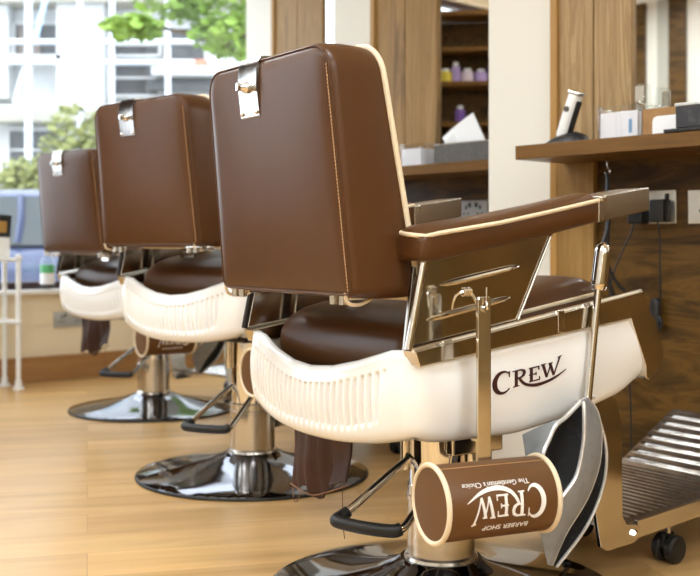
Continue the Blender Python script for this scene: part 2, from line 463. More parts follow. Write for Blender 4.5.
    em = letters(lambda u, v, h: (-.128 + u * .0433, -.3062 - h, .464 + v * .031 + .115 * u * .0433), h=.0012)
    em.build('emblem', M['maroon'], shell, ang=20)
    # --- chrome side rails
    poly = [(-.306, .524), (-.1, .549), (.255, .588), (.281, .532), (.302, .487), (.303, .462), (.312, .456), (.346, .478), (.357, .497), (.358, .515), (.346, .549), (.328, .588), (.320, .590), (.293, .643), (-.1, .583), (-.316, .551)]
    for sg in (-1, 1):
        b = MB().prism(poly, (.272, .3085), lambda a, c, h: (a, sg * h, c), bev=.0016)
        rail = part(b, 'side_rail', M['chrome2'])
        b = MB().tube([(-.316, sg * .302, .553), (-.1, sg * .302, .585), (.15, sg * .302, .6225), (.293, sg * .302, .6435)], .0045, 8)
        b.build('rail_bead', M['chrome'], rail)
        MB().box((.040, sg * .307 - .003, .568), (.058, sg * .307 + .003, .612), .0015).build('rail_clamp', M['chrome'], rail)
        b = MB(); b.tube([(.306, sg * .300, .458), (.33, sg * .300, .468), (.352, sg * .300, .485), (.359, sg * .300, .505)], .004, 8)
        b.build('nose_bead', M['chrome'], rail)
    part(MB().box((.285, -.275, .45), (.325, .275, .60), .012), 'front_panel', M['chrome2'])
    # --- seat cushion
    x0, x1, hw = -.272, .262, .240
    def seat_ring(ins, dz, crown=0.):
        o = []; r = max(.045 - ins * .4, .012); n = 8
        for cx, cy, a0 in ((x1 - ins - r, hw - ins - r, 0), (x0 + ins + r, hw - ins - r, 90), (x0 + ins + r, -(hw - ins - r), 180), (x1 - ins - r, -(hw - ins - r), 270)):
            for k in range(n + 1):
                a = R(a0 + 90 * k / n); X, Y = cx + r * math.cos(a), cy + r * math.sin(a)
                o.append((X, Y, .606 + .15 * X + dz))
        return o
    b = MB().loft([seat_ring(.02, -.10), seat_ring(.004, -.085), seat_ring(-.006, -.06), seat_ring(-.008, -.035), seat_ring(-.005, -.012), seat_ring(.002, .004), seat_ring(.014, .018), seat_ring(.032, .029), seat_ring(.06, .037), seat_ring(.095, .043), seat_ring(.14, .046), seat_ring(.19, .048), seat_ring(.225, .048)])
    seat = part(b, 'seat_cushion', M['leather'], ang=70)
    b = MB().tube([(-.12, -hw - .002, .604 + .15 * -.12)] + [p for p in seat_ring(-.002, -.002)[27:36]] + [p for p in seat_ring(-.002, -.002)[0:9]] + [(-.12, hw + .002, .604 + .15 * -.12)], .0045, 8); b.build('piping', M['piping'], seat)
    # --- backrest
    Z0, Z1 = .645, 1.102
    def xr(z): return -.412 - .046 * (z - Z0) / (Z1 - Z0)
    def xfz(z): return -.262 - .083 * (z - Z0) / (Z1 - Z0)
    def out(d, rt=.055, rbt=.022): return [(y - .009, z) for y, z in rr(.242 - d, .231 - d, Z0 + d, Z1 - d, max(rt - d, .006), max(rbt - d, .004))]
    rings = []
    def bul(y, z): return -.011 * max(0, 1 - (abs(y + .006) / .232) ** 3) * max(0, 1 - abs((z - (Z0 + Z1) / 2) / ((Z1 - Z0) / 2)) ** 3)
    for d in (.218, .20, .18, .16, .14, .12, .10, .08, .06, .045, .032):
        rings.append([(xr(z) + bul(y, z), y, z) for y, z in out(d)])
    for k in range(1, 7):
        a = R(90 * k / 6); d = .020 * (1 - math.sin(a)); e = .020 * (1 - math.cos(a))
        rings.append([(xr(z) + e, y, z) for y, z in out(d)])
    for f in (.4, .75): rings.append([(lerp(xr(z) + .020, xfz(z), f), y, z) for y, z in out(-.003 * math.sin(PI * f))])
    rings.append([(xfz(z), y, z) for y, z in out(0)])
    for d, bx in ((.004, .010), (.012, .018), (.03, .026), (.07, .036), (.12, .042), (.19, .045)): rings.append([(xfz(z) + bx, y, z) for y, z in out(d)])
    back = part(MB().loft(rings), 'backrest', M['leather'], ang=70)
    def dense(pts, n=6):
        o = []
        for i, p in enumerate(pts):
            q = pts[(i + 1) % len(pts)]
            m = max(1, int((Vector(q) - Vector(p)).length / .03))
            for k in range(m): o.append(tuple(Vector(p).lerp(Vector(q), k / m)))
        return o
    b = MB().tube(dense([(xfz(z) - .001, y, z) for y, z in out(-.003)]), .0055, 10, closed=True)
    b.build('piping', M['piping'], back)
    b = MB()
    o = [(xr(z) + .0035, y, z) for y, z in out(.0065)]
    b.tube(dense(o), .0022, 8, closed=True); b.build('seam', M['leather'], back)
    b = MB()     # stitches down the side seam
    for k in range(62):
        z = lerp(Z0 + .015, Z1 - .045, k / 61); y = -(lerp(.251, .240, (z - Z0) / (Z1 - Z0)) - .0115)
        b.tube([(xr(z) + .0010, y, z - .0022), (xr(z) - .0003, y, z), (xr(z) + .0010, y, z + .0022)], .0009, 6)
    b.build('stitching', M['stitch'], back)
    # head rest socket plate
    yc, hwp = .030, .036
    b = MB()
    pts = [(xr(.990) - .010, .990), (xr(1.05) - .0115, 1.05), (xr(1.080) - .008, 1.082), (xr(Z1) + .003, Z1 + .0015), (xr(Z1) + .018, Z1 + .004), (xr(Z1) + .06, Z1 + .004)]
    rings = [[(x - .0015, yc - hwp, z), (x - .0015, yc + hwp, z), (x + .004, yc + hwp, z - .004), (x + .004, yc - hwp, z - .004)] for x, z in pts]
    plate = b.loft(rings).build('headrest_plate', M['plate2'], back)
    b = MB().lathe([(.011, 0), (.0115, .004), (.008, .010), (.0065, .016), (.0085, .019), (.008, .024), (0, .0255)], 20, mtx=Matrix.Translation((xr(1.05) - .0125, yc, 1.046)) @ Matrix.Rotation(R(-90), 4, 'Y'))
    b.build('plate_knob', M['chrome'], plate)
    for sy in (-1, 1): MB().ball((xr(1.0) - .0125, yc + sy * .028, .997), .0042, 12, 8).build('plate_screw', M['chrome'], plate)
    for sy in (-1, 1):     # clips below
        b = MB(); b.box((-.395, sy * .185 - .035, .640), (-.345, sy * .185 + .035, .652), .003)
        for k in (-.018, .012): b.lathe([(.0085, -.012), (.0085, .004)], 12, c=(-.398, sy * .185 + k, .644))
        part(b, 'back_clip', M['chrome2'])
    for sy in (-1, 1):
        b = MB(); b.tube(spline([(-.408, sy * .226, .655), (-.402, sy * .222, .637), (-.375, sy * .218, .632), (-.35, sy * .216, .640), (-.335, sy * .216, .652)], 6), .0035, 8)
        b.build('piping', M['piping'], back)
    for sy in (-1, 1):
        xo, yo = (.034, 0) if sy > 0 else (-.042, 0)
        b = MB().prism([(-.288 + xo + .03, .548), (-.264 + xo + .03, .548), (-.244 + xo + .03, .70), (-.268 + xo + .03, .70)], (.248, .258), lambda a, c, h: (a, sy * h, c), bev=.002)
        part(b, 'back_support', M['steelbar'])
    part(MB().box((-.33, .02, .60), (-.24, .085, .652), .004, mtx=Matrix.Rotation(R(6), 4, 'Y') @ Matrix.Translation((.065, .04, -.03))), 'recline_bracket', M['chrome2'])
    part(MB().tube([(-.30, -.225, .658), (-.30, .225, .658)], .010, 12), 'recline_shaft', M['darkm'])
    # --- arms
    TOP = [(-.352, .750), (-.27, .763), (-.125, .783), (.006, .806), (.139, .831), (.30, .858)]
    BOT = [(-.352, .709), (-.27, .712), (-.125, .737), (.006, .760), (.139, .786), (.30, .813)]
    for sg in (-1, 1):
        yc = -.283 if sg < 0 else .310
        rings = []; xs = [-.312, -.309, -.302, -.292] + [lerp(-.276, .139, k / 14) for k in range(15)]
        for i, x in enumerate(xs):
            sh = (.55, .80, .94, .99)[i] if i < 4 else 1
            t, bo = interp(x, TOP), interp(x, BOT); cz = (t + bo) / 2; h = (t - bo) / 2 * sh; w = .041 * (1 - (1 - sh) * .4)
            prof = [(-1, .70), (-.99, .86), (-.93, .97), (-.55, 1.26), (0, 1.40), (.55, 1.26), (.93, .97), (.99, .86), (1, .70), (1.03, .2), (1.02, -.4), (.95, -.8), (.8, -1), (0, -1.02), (-.8, -1), (-.95, -.8), (-1.02, -.4), (-1.03, .2)]
            rings.append([(x, yc + w * a, cz + h * c + (.012 * sh * (1 - a * sg) / 2 if c > .5 else 0)) for a, c in prof])
        pad = part(MB().loft(rings), 'arm_pad', M['leather'], ang=50)
        def ph(x, a): return interp(x, TOP) - .0015 + .009 * (1 - a * sg) / 2
        e0 = xs[0]
        loop = [(x, yc - .041, ph(x, -1)) for x in xs[4:]][::-1] + [(e0 + .012, yc - .036, ph(e0, -.9)), (e0 + .001, yc - .022, ph(e0, -.5)), (e0 - .002, yc, ph(e0, 0)), (e0 + .001, yc + .022, ph(e0, .5)), (e0 + .012, yc + .036, ph(e0, .9))] + [(x, yc + .041, ph(x, 1)) for x in xs[4:]]
        b = MB().tube(loop, .0042, 8); b.build('piping', M['piping'], pad)
        poly = [(.137, .785), (.291, .812), (.291, .860), (.137, .838)]
        cap = part(MB().prism(poly, (-.044, .044), lambda a, c, h: (a, yc + h, c), bev=.0025), 'arm_end_cap', M['satin'])
        MB().lathe([(.006, 0), (.006, .006), (0, .008)], 14, mtx=Matrix.Translation((.147, yc - .044, .833)) @ Matrix.Rotation(R(90), 4, 'X')).build('cap_screw', M['chrome'], cap)
        poly = [(-.286, .712), (-.12, .738), (.044, .768), (-.050, .596), (-.320, .558)]
        pan = part(MB().prism(poly, (.283, .291), lambda a, c, h: (a, sg * h, c), bev=.0015), 'arm_panel', M['chrome2'])
        b = MB()
        for (xa, za), (xb, zb_) in (((-.245, .667), (-.048, .700)), ((-.277, .605), (-.072, .640))):
            L = [(lerp(xa, xb, k / 12), sg * .291, lerp(za, zb_, k / 12)) for k in range(13)]
            MB().tube(L, [.001, .005] + [.0062] * 9 + [.005, .001], 10).build('panel_ridge', M['chrome2'], pan)
        b.tube([(.040, sg * .292, .764), (-.052, sg * .292, .597)], .0032, 8)
        b.build('panel_bead', M['chrome2'], pan)
        part(MB().tube([(-.286, sg * .296, .716), (-.322, sg * .296, .554)], .0075, 14), 'arm_rod', M['chrome'] if sg < 0 else M['darkm'])
    # --- recline lever
    A, B, C = Vector((.157, -.322, .746)), Vector((.142, -.320, .650)), Vector((.104, -.324, .405))
    lev = part(MB().tube([B.lerp(A, .1), C], .0078, 14), 'recline_lever', M['chrome'])
    L = [A.lerp(B, k / 16) for k in range(17)]
    rs = [.002, .011, .0150, .0166, .0168] + [.0166] * 10 + [.0152, .0140]
    MB().tube(L, rs, 18).build('lever_grip', M['chrome'], lev)
    # --- foot rest
    hp = [(.228, .43), (.275, .425), (.318, .402), (.336, .350), (.339, .145), (.352, .126), (.385, .121), (.398, .107), (.394, .088), (.375, .080), (.290, .076), (.268, .088), (.245, .20), (.232, .32)]
    for sg in (-1, 1):
        b = MB().prism(hp, (.205, .215), lambda a, c, h: (a, sg * h, c), bev=.002)
        o = part(b, 'footrest_hanger', M['chrome2'], low=True)
        MB().lathe([(.010, 0), (.010, .004), (.006, .008), (0, .009)], 6, mtx=Matrix.Translation((.375, sg * .215, .101)) @ Matrix.Rotation(R(90 * -sg), 4, 'X')).build('hinge_bolt', M['chrome'], o)
    def fp(u, y, h=0):       # along the foot plate: lower tread then raised tread
        if u < .46: x, z, nx, nz = .335 + u, .118 + .040 * u, -.04, .999
        else:
            v = u - .46; x, z, nx, nz = .795 + v * .878, .1364 + v * .479, -.479, .878
        return (x + nx * h, y, z + nz * h)
    b = MB(); us = sorted(set([0, .004] + [k * .0025 for k in range(2, 180)] + [.452, .46, .468] + [.47 + k * .0025 for k in range(106)]))
    def rib(u):
        if u < .015 or .445 < u < .476 or u > .725: return 0
        return (.0038 if u < .46 else .0075) * max(0, math.sin(2 * PI * u / (.026 if u < .46 else .0345))) ** .8
    rings = []
    for u in us:
        h = rib(u)
        rings.append([fp(u, -.196, -.010), fp(u, -.196, 0), fp(u, -.175, 0), fp(u, -.165, h), fp(u, .165, h), fp(u, .175, 0), fp(u, .196, 0), fp(u, .196, -.010)])
    foot = part(b.loft(rings), 'footplate', M['ribplate'], low=True, ang=50)
    for sg in (-1, 1):
        b = MB(); b.box((.40, sg * .201 - .004, .085), (.80, sg * .201 + .004, .124), .0015, mtx=Matrix.Translation((.40, 0, .12)) @ Matrix.Rotation(R(-4.0), 4, 'Y') @ Matrix.Translation((-.40, 0, -.12)))
        b.build('edge_strip', M['chrome2'], foot)
    for sg in (-1, 1):
        b = MB().tube([(.58, sg * .143, .13), (.58, sg * .143, .055)], .008, 10)
        c = part(b, 'caster', M['chrome'], low=True)
        for dy in (-.018, .018):
            for q in (dy,):
                b = MB(); b.lathe([(.0, -.012), (.026, -.012), (.033, -.007), (.034, 0), (.033, .007), (.026, .012), (0, .012)], 24, mtx=Matrix.Translation((.585, sg * .143 + q, FZ + .034)) @ Matrix.Rotation(R(90), 4, 'X'))
                b.build('caster_wheel', M['rubber'], c)
        MB().box((.56, sg * .143 - .008, .02), (.60, sg * .143 + .008, .058), .006).build('caster_fork', M['rubber'], c)
    # --- leather flap hanging below the back of the seat
    rings = []; N = 22
    for i in range(N + 1):
        f = i / N; y = lerp(.285, .055, f)
        wob = .006 * math.sin(f * 13) + .004 * math.sin(f * 29 + 1)
        zbm = .186 + .012 * math.sin(f * 9) + .030 * sm((f - .45) / .2) + .02 * sm((f - .8) / .2)
        cols = []
        for k in range(9): g = k / 8; cols.append((-.205 + wob * g * 1.4 + .01 * math.sin(g * 5 + f * 6) * g, y - .010 * g * math.cos(f * 5), lerp(.385, zbm, g)))
        rings.append(cols + [(x + .005, y2, z) for x, y2, z in cols[::-1]])
    flap = part(MB().loft(rings), 'leather_flap', M['hide'], ang=60)
    b = MB(); b.tube(spline([(-.21, .275, .192), (-.212, .268, .172), (-.213, .262, .160), (-.212, .25, .162), (-.21, .243, .178), (-.206, .24, .19)], 6), .0011, 6); b.build('loose_thread', M['thread'], flap)
    b = MB(); b.tube(spline([(-.21, .075, .25), (-.212, .070, .20), (-.214, .066, .155), (-.212, .062, .12)], 6), .0009, 6); b.build('loose_thread', M['thread'], flap)
    b = MB(); b.tube(spline([(-.208, .285, .195), (-.211, .20, .186), (-.211, .13, .205), (-.208, .05, .235)], 6), .0018, 6)
    b.build('loose_thread', M['thread'], flap)
    return root

(c0, a0, _) = CH['one']
chair1 = make_chair(thing('barber_chair', 'nearest and largest brown leather barber chair with white shell and chrome footrest', 'barber chair', (c0[0], c0[1], FZ), a0, 'row of barber chairs'))
def add_chair(key, label):
    (x, y), a, dz = CH[key]
    c = copy_tree(chair1); c.location = (x, y, FZ); c.rotation_euler = (0, 0, a); c['label'] = label
    for ch in kids(c):
        nm = ch.data.name
        if nm not in LOWMESH: ch.location.z += dz
        if nm == 'backrest': ch.location.y += .020 if key == 'two' else .030; ch.scale.z = .965; ch.location.z += .028
    return c
LOWMESH = set(bpy.data.objects[n].data.name for n in LOW)
chair2 = add_chair('two', 'middle brown leather barber chair in the row, on a round chrome base')
chair3 = add_chair('three', 'farthest and smallest brown leather barber chair, nearest the window')
for ch in kids(chair2):
    if ch.data.name.startswith('leather_flap'): 
        for g in kids(ch): bpy.data.objects.remove(g)
        bpy.data.objects.remove(ch)

def chair_to_world(key, p):
    (x, y), a, dz = CH[key]
    return (x + p[0] * math.cos(a) - p[1] * math.sin(a), y + p[0] * math.sin(a) + p[1] * math.cos(a), p[2] + dz)

# ------------------------------------------------------------------ hanging headrest roll
HP = (-.205, -.372, .29); HA = R(23 - 34.9)
def make_headrest():
    root = thing('headrest', 'brown leather headrest roll lettered upside down, hung on the nearest chair', 'headrest', chair_to_world('one', HP), a0 + HA, 'hanging headrest rolls')
    # local frame: x along the roll (to the right in the picture), y away from the viewer, z up
    r, h = .0665, .113
    prof = [(0, -h + .002), (r - .012, -h), (r - .002, -h + .002), (r, -h + .008), (r, h - .008), (r - .002, h - .002), (r - .012, h), (0, h - .002)]
    X = Matrix.Rotation(R(90), 4, 'Y')
    roll = MB().lathe(prof, 64, mtx=X).build('roll', M['leather_h'], root)
    for s in (-1, 1):
        b = MB(); b.tube([(s * (h - .003), (r + .0005) * math.cos(2 * PI * k / 56), (r + .0005) * math.sin(2 * PI * k / 56)) for k in range(56)], .0048, 10, closed=True)
        b.build('piping', M['piping'], roll)
    b = MB()
    for k in range(44):
        x = lerp(-h + .012, h - .012, k / 43); an = R(72)
        b.tube([(x - .0016, -math.cos(an) * (r + .0006), math.sin(an) * (r + .0006)), (x + .0016, -math.cos(an) * (r + .0006), math.sin(an) * (r + .0006))], .0008, 6)
    b.build('stitching', M['stitch'], roll)
    def wrap(s0, ang0, sx, sy, rad):
        # upside down: reading direction runs to -x, letter tops point down
        return lambda u, v, hh: (s0 - u * sx, -(rad + hh) * math.cos(R(ang0) - v * sy / r), (rad + hh) * math.sin(R(ang0) - v * sy / r))
    letters(wrap(.078, 21, .0345, .043, r + .0002), h=.0008).build('lettering', M['letter'], roll, ang=20)
    text_mesh('BARBER SHOP', .0145, wrap(.004, -28, 1, 1, r + .0002)).build('lettering', M['letter'], roll, ang=20)
    text_mesh("The Gentleman's Choice", .0132, wrap(-.014, 39, 1, 1, r + .0002)).build('lettering', M['letter'], roll, ang=20)
    b = MB().prism([(-.0135, .055), (.0135, .055), (.0135, .352), (.010, .358), (-.010, .358), (-.0135, .352)], (.010, .019), lambda a, c, hh: (a + .002, hh, c), bev=.0015)
    b.tube([(.002, .003, .336), (.002, .0096, .336)], .0055, 12)
    bar = b.build('mounting_bar', M['chrome2'], root)
    b = MB()
    b.tube(spline([(.003, .005, .350), (.003, .003, .338), (.002, .014, .331), (-.006, .022, .345), (-.016, .026, .362), (-.030, .028, .366), (-.044, .034, .358), (-.048, .040, .335)], 6), .0026, 8)
    b.tube([(.003, .004, .334), (.003, .004, .375)], .0018, 8)
    for k in range(4): b.tube(spline([(-.018 - .004 * k, .020, .368), (-.020 - .004 * k, .027, .373), (-.021 - .004 * k, .034, .366), (-.020 - .004 * k, .027, .358), (-.018 - .004 * k, .020, .368)], 3), .0016, 6)
    b.build('hook_wire', M['chrome'], root)
    return root
head1 = make_headrest()
def copy_at(src, key, p, da, label):
    o = copy_tree(src); o.location = chair_to_world(key, p); o.rotation_euler = (0, 0, CH[key][1] + da); o['label'] = label; return o
copy_at(head1, 'two', HP, HA, 'headrest roll hung on the middle chair, its cream-edged brown end peeping past the nearest chair')
copy_at(head1, 'three', HP, HA, 'headrest roll hung under the farthest chair beside its column')

# ------------------------------------------------------------------ curved leaf shaped scoops hung at the lever
def sheet(L, Rr, bulge_dir, bulge, th, n=26, m=8):
    """curved sheet between two edge splines, bulged towards bulge_dir in its middle"""
    def even(P, n=44):
        P = [Vector(p) for p in spline(P, 6)]; ac = [0]
        for i in range(1, len(P)): ac.append(ac[-1] + (P[i] - P[i - 1]).length)
        out = []; j = 0
        for k in range(n):
            t = ac[-1] * k / (n - 1)
            while j < len(P) - 2 and ac[j + 1] < t: j += 1
            out.append(tuple(P[j].lerp(P[j + 1], (t - ac[j]) / max(1e-9, ac[j + 1] - ac[j]))))
        return out
    Ls, Rs = even(L), even(Rr); N = len(Ls)
    bd = Vector(bulge_dir); rings = []
    for i in range(N):
        a, c = Vector(Ls[i]), Vector(Rs[i]); row = []
        w = (c - a).length
        for k in range(m + 1):
            t = k / m; row.append(a.lerp(c, t) + bd * bulge * math.sin(PI * t) * min(1, w / .06))
        rings.append([tuple(p) for p in row] + [tuple(p + bd * th) for p in row[::-1]])
    return MB().loft(rings), Ls, Rs
def make_scoops():
    p0 = (.10, -.345, .43)
    # near scoop: black lining seen from the side, silver rim, grey outside
    s1 = thing('curved_scoop', 'black-lined curved leaf-shaped scoop with silver rim beside the lettered roll', 'scoop', chair_to_world('one', p0), a0, 'curved scoops hung on the chairs')
    L1 = [(.055, -.354, .437), (.017, -.352, .411), (-.010, -.352, .398), (-.029, -.352, .372), (-.045, -.352, .345), (-.053, -.352, .299), (-.060, -.352, .253), (-.091, -.352, .217)]
    R1 = [(.059, -.358, .438), (.056, -.362, .415), (.054, -.364, .394), (.051, -.364, .356), (.034, -.364, .302), (.004, -.364, .272), (-.039, -.362, .240), (-.089, -.354, .213)]
    mb, Ls, Rs = sheet(L1, R1, (.25, .95, 0), .024, .003)
    mb.build('black_lining', M['black'], s1, off=p0)
    mb2, _, _ = sheet([(x + .001, y + .0045, z) for x, y, z in L1], [(x + .001, y + .0045, z) for x, y, z in R1], (.25, .95, 0), .024, .002)
    mb2.build('grey_outside', M['grey'], s1, off=p0)
    b = MB().tube(Ls + Rs[::-1], .0042, 8); b.build('rim', M['rim'], s1, off=p0)
    L0 = [(-.051, -.305, .377), (-.047, -.305, .358), (-.043, -.305, .338), (-.038, -.305, .310)]
    R0 = [(.034, -.325, .403), (.018, -.326, .383), (.004, -.328, .362), (-.016, -.330, .325)]
    mb3, _, _ = sheet(L0, R0, (.25, .95, 0), .006, .003); mb3.build('grey_flange', M['grey'], s1, off=p0)
    # rear scoop: grey near wall, black seen inside its far wall
    s2 = thing('curved_scoop', 'grey metal curved leaf-shaped scoop behind the black-lined one, next to the footrest', 'scoop', chair_to_world('one', p0), a0, 'curved scoops hung on the chairs')
    L2 = [(.064, -.350, .433), (.073, -.347, .389), (.067, -.347, .347), (.050, -.347, .293), (.020, -.347, .262), (-.026, -.347, .227), (-.045, -.347, .200), (-.024, -.343, .134)]
    R2 = [(.090, -.334, .440), (.112, -.328, .429), (.133, -.328, .403), (.142, -.328, .358), (.133, -.328, .295), (.098, -.328, .236), (.039, -.330, .180), (-.006, -.337, .128)]
    mb, Ls, Rs = sheet(L2, R2, (-.35, -.93, 0), .007, .003)
    mb.build('grey_wall', M['grey'], s2, off=p0)
    b = MB().tube(Rs, .0030, 8); b.build('rim', M['rim'], s2, off=p0)
    L3 = [(.131, -.322, .405), (.140, -.320, .356), (.131, -.320, .293), (.096, -.321, .234), (.037, -.325, .178), (-.004, -.333, .127)]
    R3 = [(.142, -.312, .408), (.170, -.303, .372), (.187, -.300, .330), (.188, -.300, .283), (.168, -.302, .230), (.118, -.306, .170), (.022, -.322, .116)]
    mb, Ls, Rs = sheet(L3, R3, (.5, .86, 0), .012, .003)
    mb.build('black_wall', M['black'], s2, off=p0)
    b = MB().tube(Rs, .0036, 8)
    b.tube([(.07, -.33, .432), (.128, -.322, .436)], .004, 8)
    b.build('rim', M['rim'], s2, off=p0)
    return s1, s2, p0
sc1, sc2, SP = make_scoops()
copy_at(sc1, 'three', SP, 0, 'dark leaf-shaped scoop hung below the white shell of the farthest chair')
copy_at(sc2, 'three', SP, 0, 'grey-faced leaf-shaped scoop hung below the farthest chair')

# ------------------------------------------------------------------ room shell
UN = (.743, .669); UU = (-.669, .743)
def Zk(z): return .74 + (z - .74) * K
AW = math.atan2(-.743, .669)
WS = [(.606 * K, 3.1 * K), (.104 * K, 4.355 * K), (-.398 * K, 5.61 * K)]
CZ = 2.75
def poly_floor(name, pts, z0, z1, m):
    b = MB().prism(pts, (z0, z1), lambda a, c, h: (a, c, h)); return struct(b.build(name, m, ang=20))
def at_u(o, k):
    o.location = (WS[k][0], WS[k][1], 0); o.rotation_euler = (0, 0, AW); return o

def P(n, u): return (UN[0] * n + UU[0] * u, UN[1] * n + UU[1] * u)
NW = -2.2
UWIN = UU[0] * -1.57 + UU[1] * 5.95          # window wall at this u
fl = [P(NW - .3, -2.9), P(4.5, -2.9), P(4.5, UWIN + .3), P(NW - .3, UWIN + .3)]
poly_floor('floor', fl, FZ - .10, FZ, M['floor'])
poly_floor('ceiling', fl, CZ, CZ + .15, M['ceil'])
# station walls: a cream pier, then oak boards, mirror above and walnut below
names = ('wall_right_near', 'wall_right_middle', 'wall_right_far')
for k in range(3):
    x0 = -.258 * K
    x1 = {0: 2.6, 1: 1.15, 2: 1.15}[k] * K
    b = MB().box((x0, 0, FZ), (x1, .10, CZ)); b.box((x0, .10, FZ), (x0 + .10, .75, CZ))
    w = struct(at_u(b.build(names[k], M['wallc'], ang=20), k))
    bw = {0: (.143, .267), 1: (.191, .366), 2: (.207, .407)}[k]
    zs = {0: 1.0, 1: 1.03, 2: 1.03}[k]
    zs = Zk(zs)
    # lower cladding
    b = MB().box((.15 * K, -.008, FZ), (x1, 0, zs)); c = struct(at_u(b.build('trim_%d' % (k * 10 + 1), M['walnut'], ang=20), k))
    b = MB().box((.024 * K, -.030, FZ), (.15 * K, 0, zs), .001); struct(at_u(b.build('trim_%d' % (k * 10 + 2), M['oak'], ang=20), k))
    b = MB().box((0, -.032, FZ), (.024 * K, 0, CZ), .001); struct(at_u(b.build('trim_%d' % (k * 10 + 3), M['edging'], ang=20), k))
    b = MB().box((.024 * K, -.020, zs), (bw[0] * K - .002, 0, CZ), .001); struct(at_u(b.build('trim_%d' % (k * 10 + 4), M['oakpale' if k == 0 else 'oak'], ang=20), k))
    b = MB().box((bw[0] * K + .003, -.020, zs), (bw[1] * K, 0, CZ), .001); struct(at_u(b.build('trim_%d' % (k * 10 + 5), M['oakpale' if k == 0 else 'oak'], ang=20), k))
    mx1 = min(x1 - .05, bw[1] * K + 1.1)
    b = MB().box((bw[1] * K, -.006, zs), (mx1, 0, 2.35), .001)
    o = at_u(b.build('wall_mirror', M['mirror'], ang=20), k)
    tag(o, ('mirror above the nearest worktop at the right edge', 'mirror above the middle worktop, reflecting shelves of bottles', 'narrow strip of mirror beside the farthest oak boards')[k], 'mirror', 'station mirrors')

# window wall, seen from inside; local x runs to the right along the wall
BW = math.atan2(.669, .743)
def at_w(o): o.location = (-1.57, 5.95, 0); o.rotation_euler = (0, 0, BW); return o
xl = (NW - (UN[0] * -1.57 + UN[1] * 5.95)); xr_ = 4.5 - (UN[0] * -1.57 + UN[1] * 5.95)
wx0, wx1 = -4.6, 1.45
b = MB().box((xl - .3, 0, FZ), (xr_, .16, .475)); b.box((xl - .3, 0, .475), (wx0, .16, CZ)); b.box((wx1, 0, .475), (xr_, .16, CZ)); b.box((wx0, 0, 2.62), (wx1, .16, CZ))
struct(at_w(b.build('wall_window', M['wallw'], ang=20)))
struct(at_w(MB().box((xl, -.018, FZ), (xr_, 0, .125), .003).build('baseboard_window', M['skirting'], ang=20)))
struct(at_w(MB().box((xl, -.055, .470), (wx1 + .05, .05, .494), .005).build('trim_91', M['sillw'], ang=20)))
b = MB()
b.box((wx0, .05, .494), (wx1, .11, .535), .004); b.box((wx0, .05, 2.57), (wx1, .11, 2.62), .004)
b.box((wx0, .05, .53), (wx0 + .05, .11, 2.6), .004); b.box((wx1 - .05, .05, .53), (wx1, .11, 2.6), .004)
win = struct(at_w(b.build('window_1', M['frame'], ang=20)))
MB().box((wx0 + .05, .078, .53), (wx1 - .05, .084, 2.58)).build('pane', M['glass'], win, ang=20)
# opposite wall (with dark timber uprights) and the wall behind the camera
AO = math.atan2(UU[1], UU[0])
def at_o(o): p = P(NW, 0); o.location = (p[0], p[1], 0); o.rotation_euler = (0, 0, AO); return o     # local x = u, local y = -n
b = MB().box((-2.9, 0, FZ), (UWIN, .15, CZ)); struct(at_o(b.build('wall_left', M['wallc'], ang=20)))
for i, x in enumerate((-2.0, -.9, .1, 1.0, 1.9, 2.9, 3.7)):
    b = MB().box((x, -.03, FZ), (x + .30, 0, CZ), .002); struct(at_o(b.build('trim_%d' % (70 + i), M['walnut'], ang=20)))
for i, (xa, xb, mm) in enumerate(((4.49, 4.64, 'walnut'), (4.64, 4.745, 'stone'), (4.86, 5.02, 'walnut'))):
    struct(at_o(MB().box((xa, -.03, FZ), (xb, 0, CZ), .002).build('trim_%d' % (60 + i), M[mm], ang=20)))
b = MB().box((NW, -2.75, FZ), (4.5, -2.6, CZ))
def at_b(o): o.rotation_euler = (0, 0, BW); return o
o = MB()
p = [P(NW, -2.75), P(4.5, -2.75), P(4.5, -2.6), P(NW, -2.6)]
struct(MB().prism(p, (FZ, CZ), lambda a, c, h: (a, c, h)).build('wall_back', M['wallc'], ang=20))
p = [P(NW, -2.6), P(4.5, -2.6), P(4.5, -2.57), P(NW, -2.57)]
struct(MB().prism(p, (FZ, 1.45), lambda a, c, h: (a, c, h)).build('trim_80', M['counter'], ang=20))
p = [P(4.5, -2.75), P(4.6, -2.75), P(4.6, UWIN), P(4.5, UWIN)]
struct(MB().prism(p, (FZ, CZ), lambda a, c, h: (a, c, h)).build('wall_outer', M['wallc'], ang=20))

# ------------------------------------------------------------------ worktops and what lies on them
def st(name, label, cat, k, x, y, z, rz=0, group=None):
    X = WS[k][0] + x * .669 + y * .743; Y = WS[k][1] - x * .743 + y * .669
    return thing(name, label, cat, (X, Y, z), AW + rz, group)
T1, B1 = Zk(1.012), Zk(.974)
T2, B2 = Zk(1.031), Zk(.995)
SD = -.25 * K
o = at_u(MB().box((.05 * K, SD, B1), (1.35 * K, -.0325, T1), .002).build('worktop', M['shelf'], ang=20), 0); tag(o, 'brown wooden worktop on the near right wall, holding the hair clipper', 'worktop', 'station worktops')
o = at_u(MB().box((.05 * K, SD, B2), (1.10 * K, -.0325, T2), .002).build('worktop', M['shelf'], ang=20), 1); tag(o, 'brown wooden worktop of the middle station, holding the charcoal tray', 'worktop', 'station worktops')

